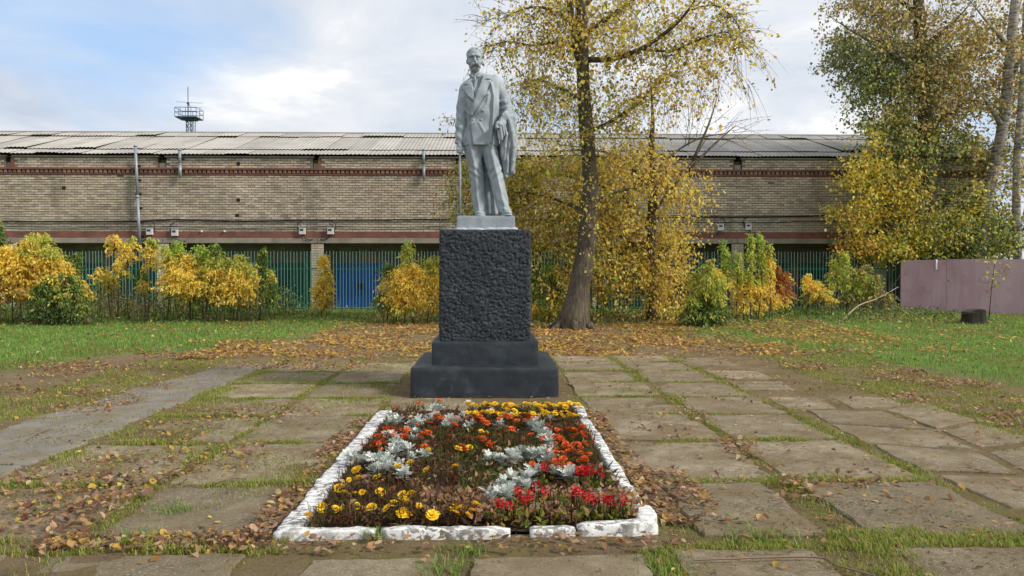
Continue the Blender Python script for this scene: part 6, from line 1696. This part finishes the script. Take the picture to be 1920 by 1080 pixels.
# undergrowth along the fence
n = 46000
x = rng.uniform(-19, 15.5, n); y = rng.uniform(21.5, 27.8, n)
k_ = n2(x, y, .5, 3, 61); tall = np.clip(.25 + (k_ - .42) * 2.2, .08, .9) * np.clip((y - 20.5) / 3, .15, 1)
tall = tall * np.where(x < -7, 1.1, .5)
keep = rng.uniform(0, 1, n) < np.where(x < -7, .95, np.where(np.abs(x + 5) < 2.3, .35, .6)); x, y, tall = x[keep], y[keep], tall[keep]; n = len(x)
pos = np.stack([x, y, gz(x, y) + rng.uniform(0, 1, n) ** 1.3 * tall], 1)
mixc = n2(x, y, .6, 3, 62)[:, None]
col = np.where(mixc > .58, cvar(Yc['olive'] + [srgb(92, 84, 70)], n, .2), cvar(Yc['dgreen'] + Yc['green'] + Yc['ygreen'][:1], n, .2))
me = leaves_mesh('undergrowth', pos, unit(n) + np.array([0, 0, .2]), unit(n), rng.uniform(.06, .14, n), rng.uniform(.03, .07, n), col)
props(link('undergrowth', me, m_leaf), 'dark green weeds growing along the foot of the fence', 'undergrowth', kind='stuff')
mb = MB()
for _ in range(420):
    x = random.uniform(-18.5, -6.5); y = random.uniform(21.5, 25); z = float(gz(x, y)); h = random.uniform(.4, 1.3)
    mb.tube([(x, y, z), (x + random.uniform(-.2, .2), y + random.uniform(-.1, .1), z + h)], [.008, .003], 3, cap=False)
props(mb.build('dry_stems', m_twig2), 'thicket of thin bare stems under the left shrubs', 'undergrowth', kind='stuff')
# loose sticks on the paving
m_stick = simple('dead_stick', srgb(120, 104, 86), .9, .2, 10)
for pts, lb in (([(52, 824), (70, 813), (92, 805)], 'pale stick lying on the left asphalt'), ([(402, 905), (430, 897), (462, 898)], 'dark twig on the slab left of the flower bed'), ([(1300, 1050), (1520, 1044), (1570, 1060), (1640, 1079)], 'long thin twig across the near right slab')):
    q = [G(*p, .03) for p in pts]; o_ = q[0].copy(); mb = MB(); mb.tube([p - o_ for p in dense(q, 4)], .006, 5); o = mb.build('stick', m_stick); o.location = o_; props(o, lb, 'stick', 'sticks on the paving')

# every flower gets a label that tells which one it is
def ordinal_labels():
    ORD = 'first second third fourth fifth sixth seventh eighth ninth tenth eleventh twelfth thirteenth fourteenth fifteenth sixteenth seventeenth eighteenth nineteenth twentieth'.split()
    short = {'yellow marigolds, front left of bed': ('yellow marigold', 'front left of the bed'), 'stray yellow marigolds mid bed': ('stray yellow marigold', 'middle of the bed'),
             'yellow marigolds at the back of the bed': ('yellow marigold', 'strip before the pedestal'), 'orange marigolds, back row': ('orange marigold', 'band across the back'),
             'orange marigolds, left cluster': ('orange marigold', 'cluster by left kerb'), 'orange marigolds, right block': ('orange marigold', 'block by right kerb'),
             'dark red marigolds in the bed': ('fading red marigold', 'withered bed centre'), 'dusty miller, left arc': ('silver dusty miller', 'left arc'), 'dusty miller, left kerb': ('silver dusty miller', 'clump by left kerb'),
             'dusty miller, back row': ('silver dusty miller', 'back rows'), 'dusty miller, right arc': ('silver dusty miller', 'right arc'), 'dusty miller, front right': ('silver dusty miller', 'clump among salvias'),
             'red salvias': ('red salvia', 'front right of the bed'), 'faded salvias': ('faded salvia', 'front right of the bed')}
    for g, (kind_, where) in short.items():
        m = [o for o in C.objects if o.parent is None and o.get('group') == g]
        m.sort(key=lambda o: o.location.y)
        nr = max(1, round(math.sqrt(len(m) / 2.0))); per = math.ceil(len(m) / nr)
        for r_ in range(nr):
            row = sorted(m[r_ * per:(r_ + 1) * per], key=lambda o: o.location.x / o.location.y)
            for i, o in enumerate(row):
                o['label'] = f'{kind_}, {ORD[i]} from left, {ORD[r_]} row from front, {where}' if nr > 1 else f'{kind_}, {ORD[i]} from left in the {where}'
ordinal_labels()
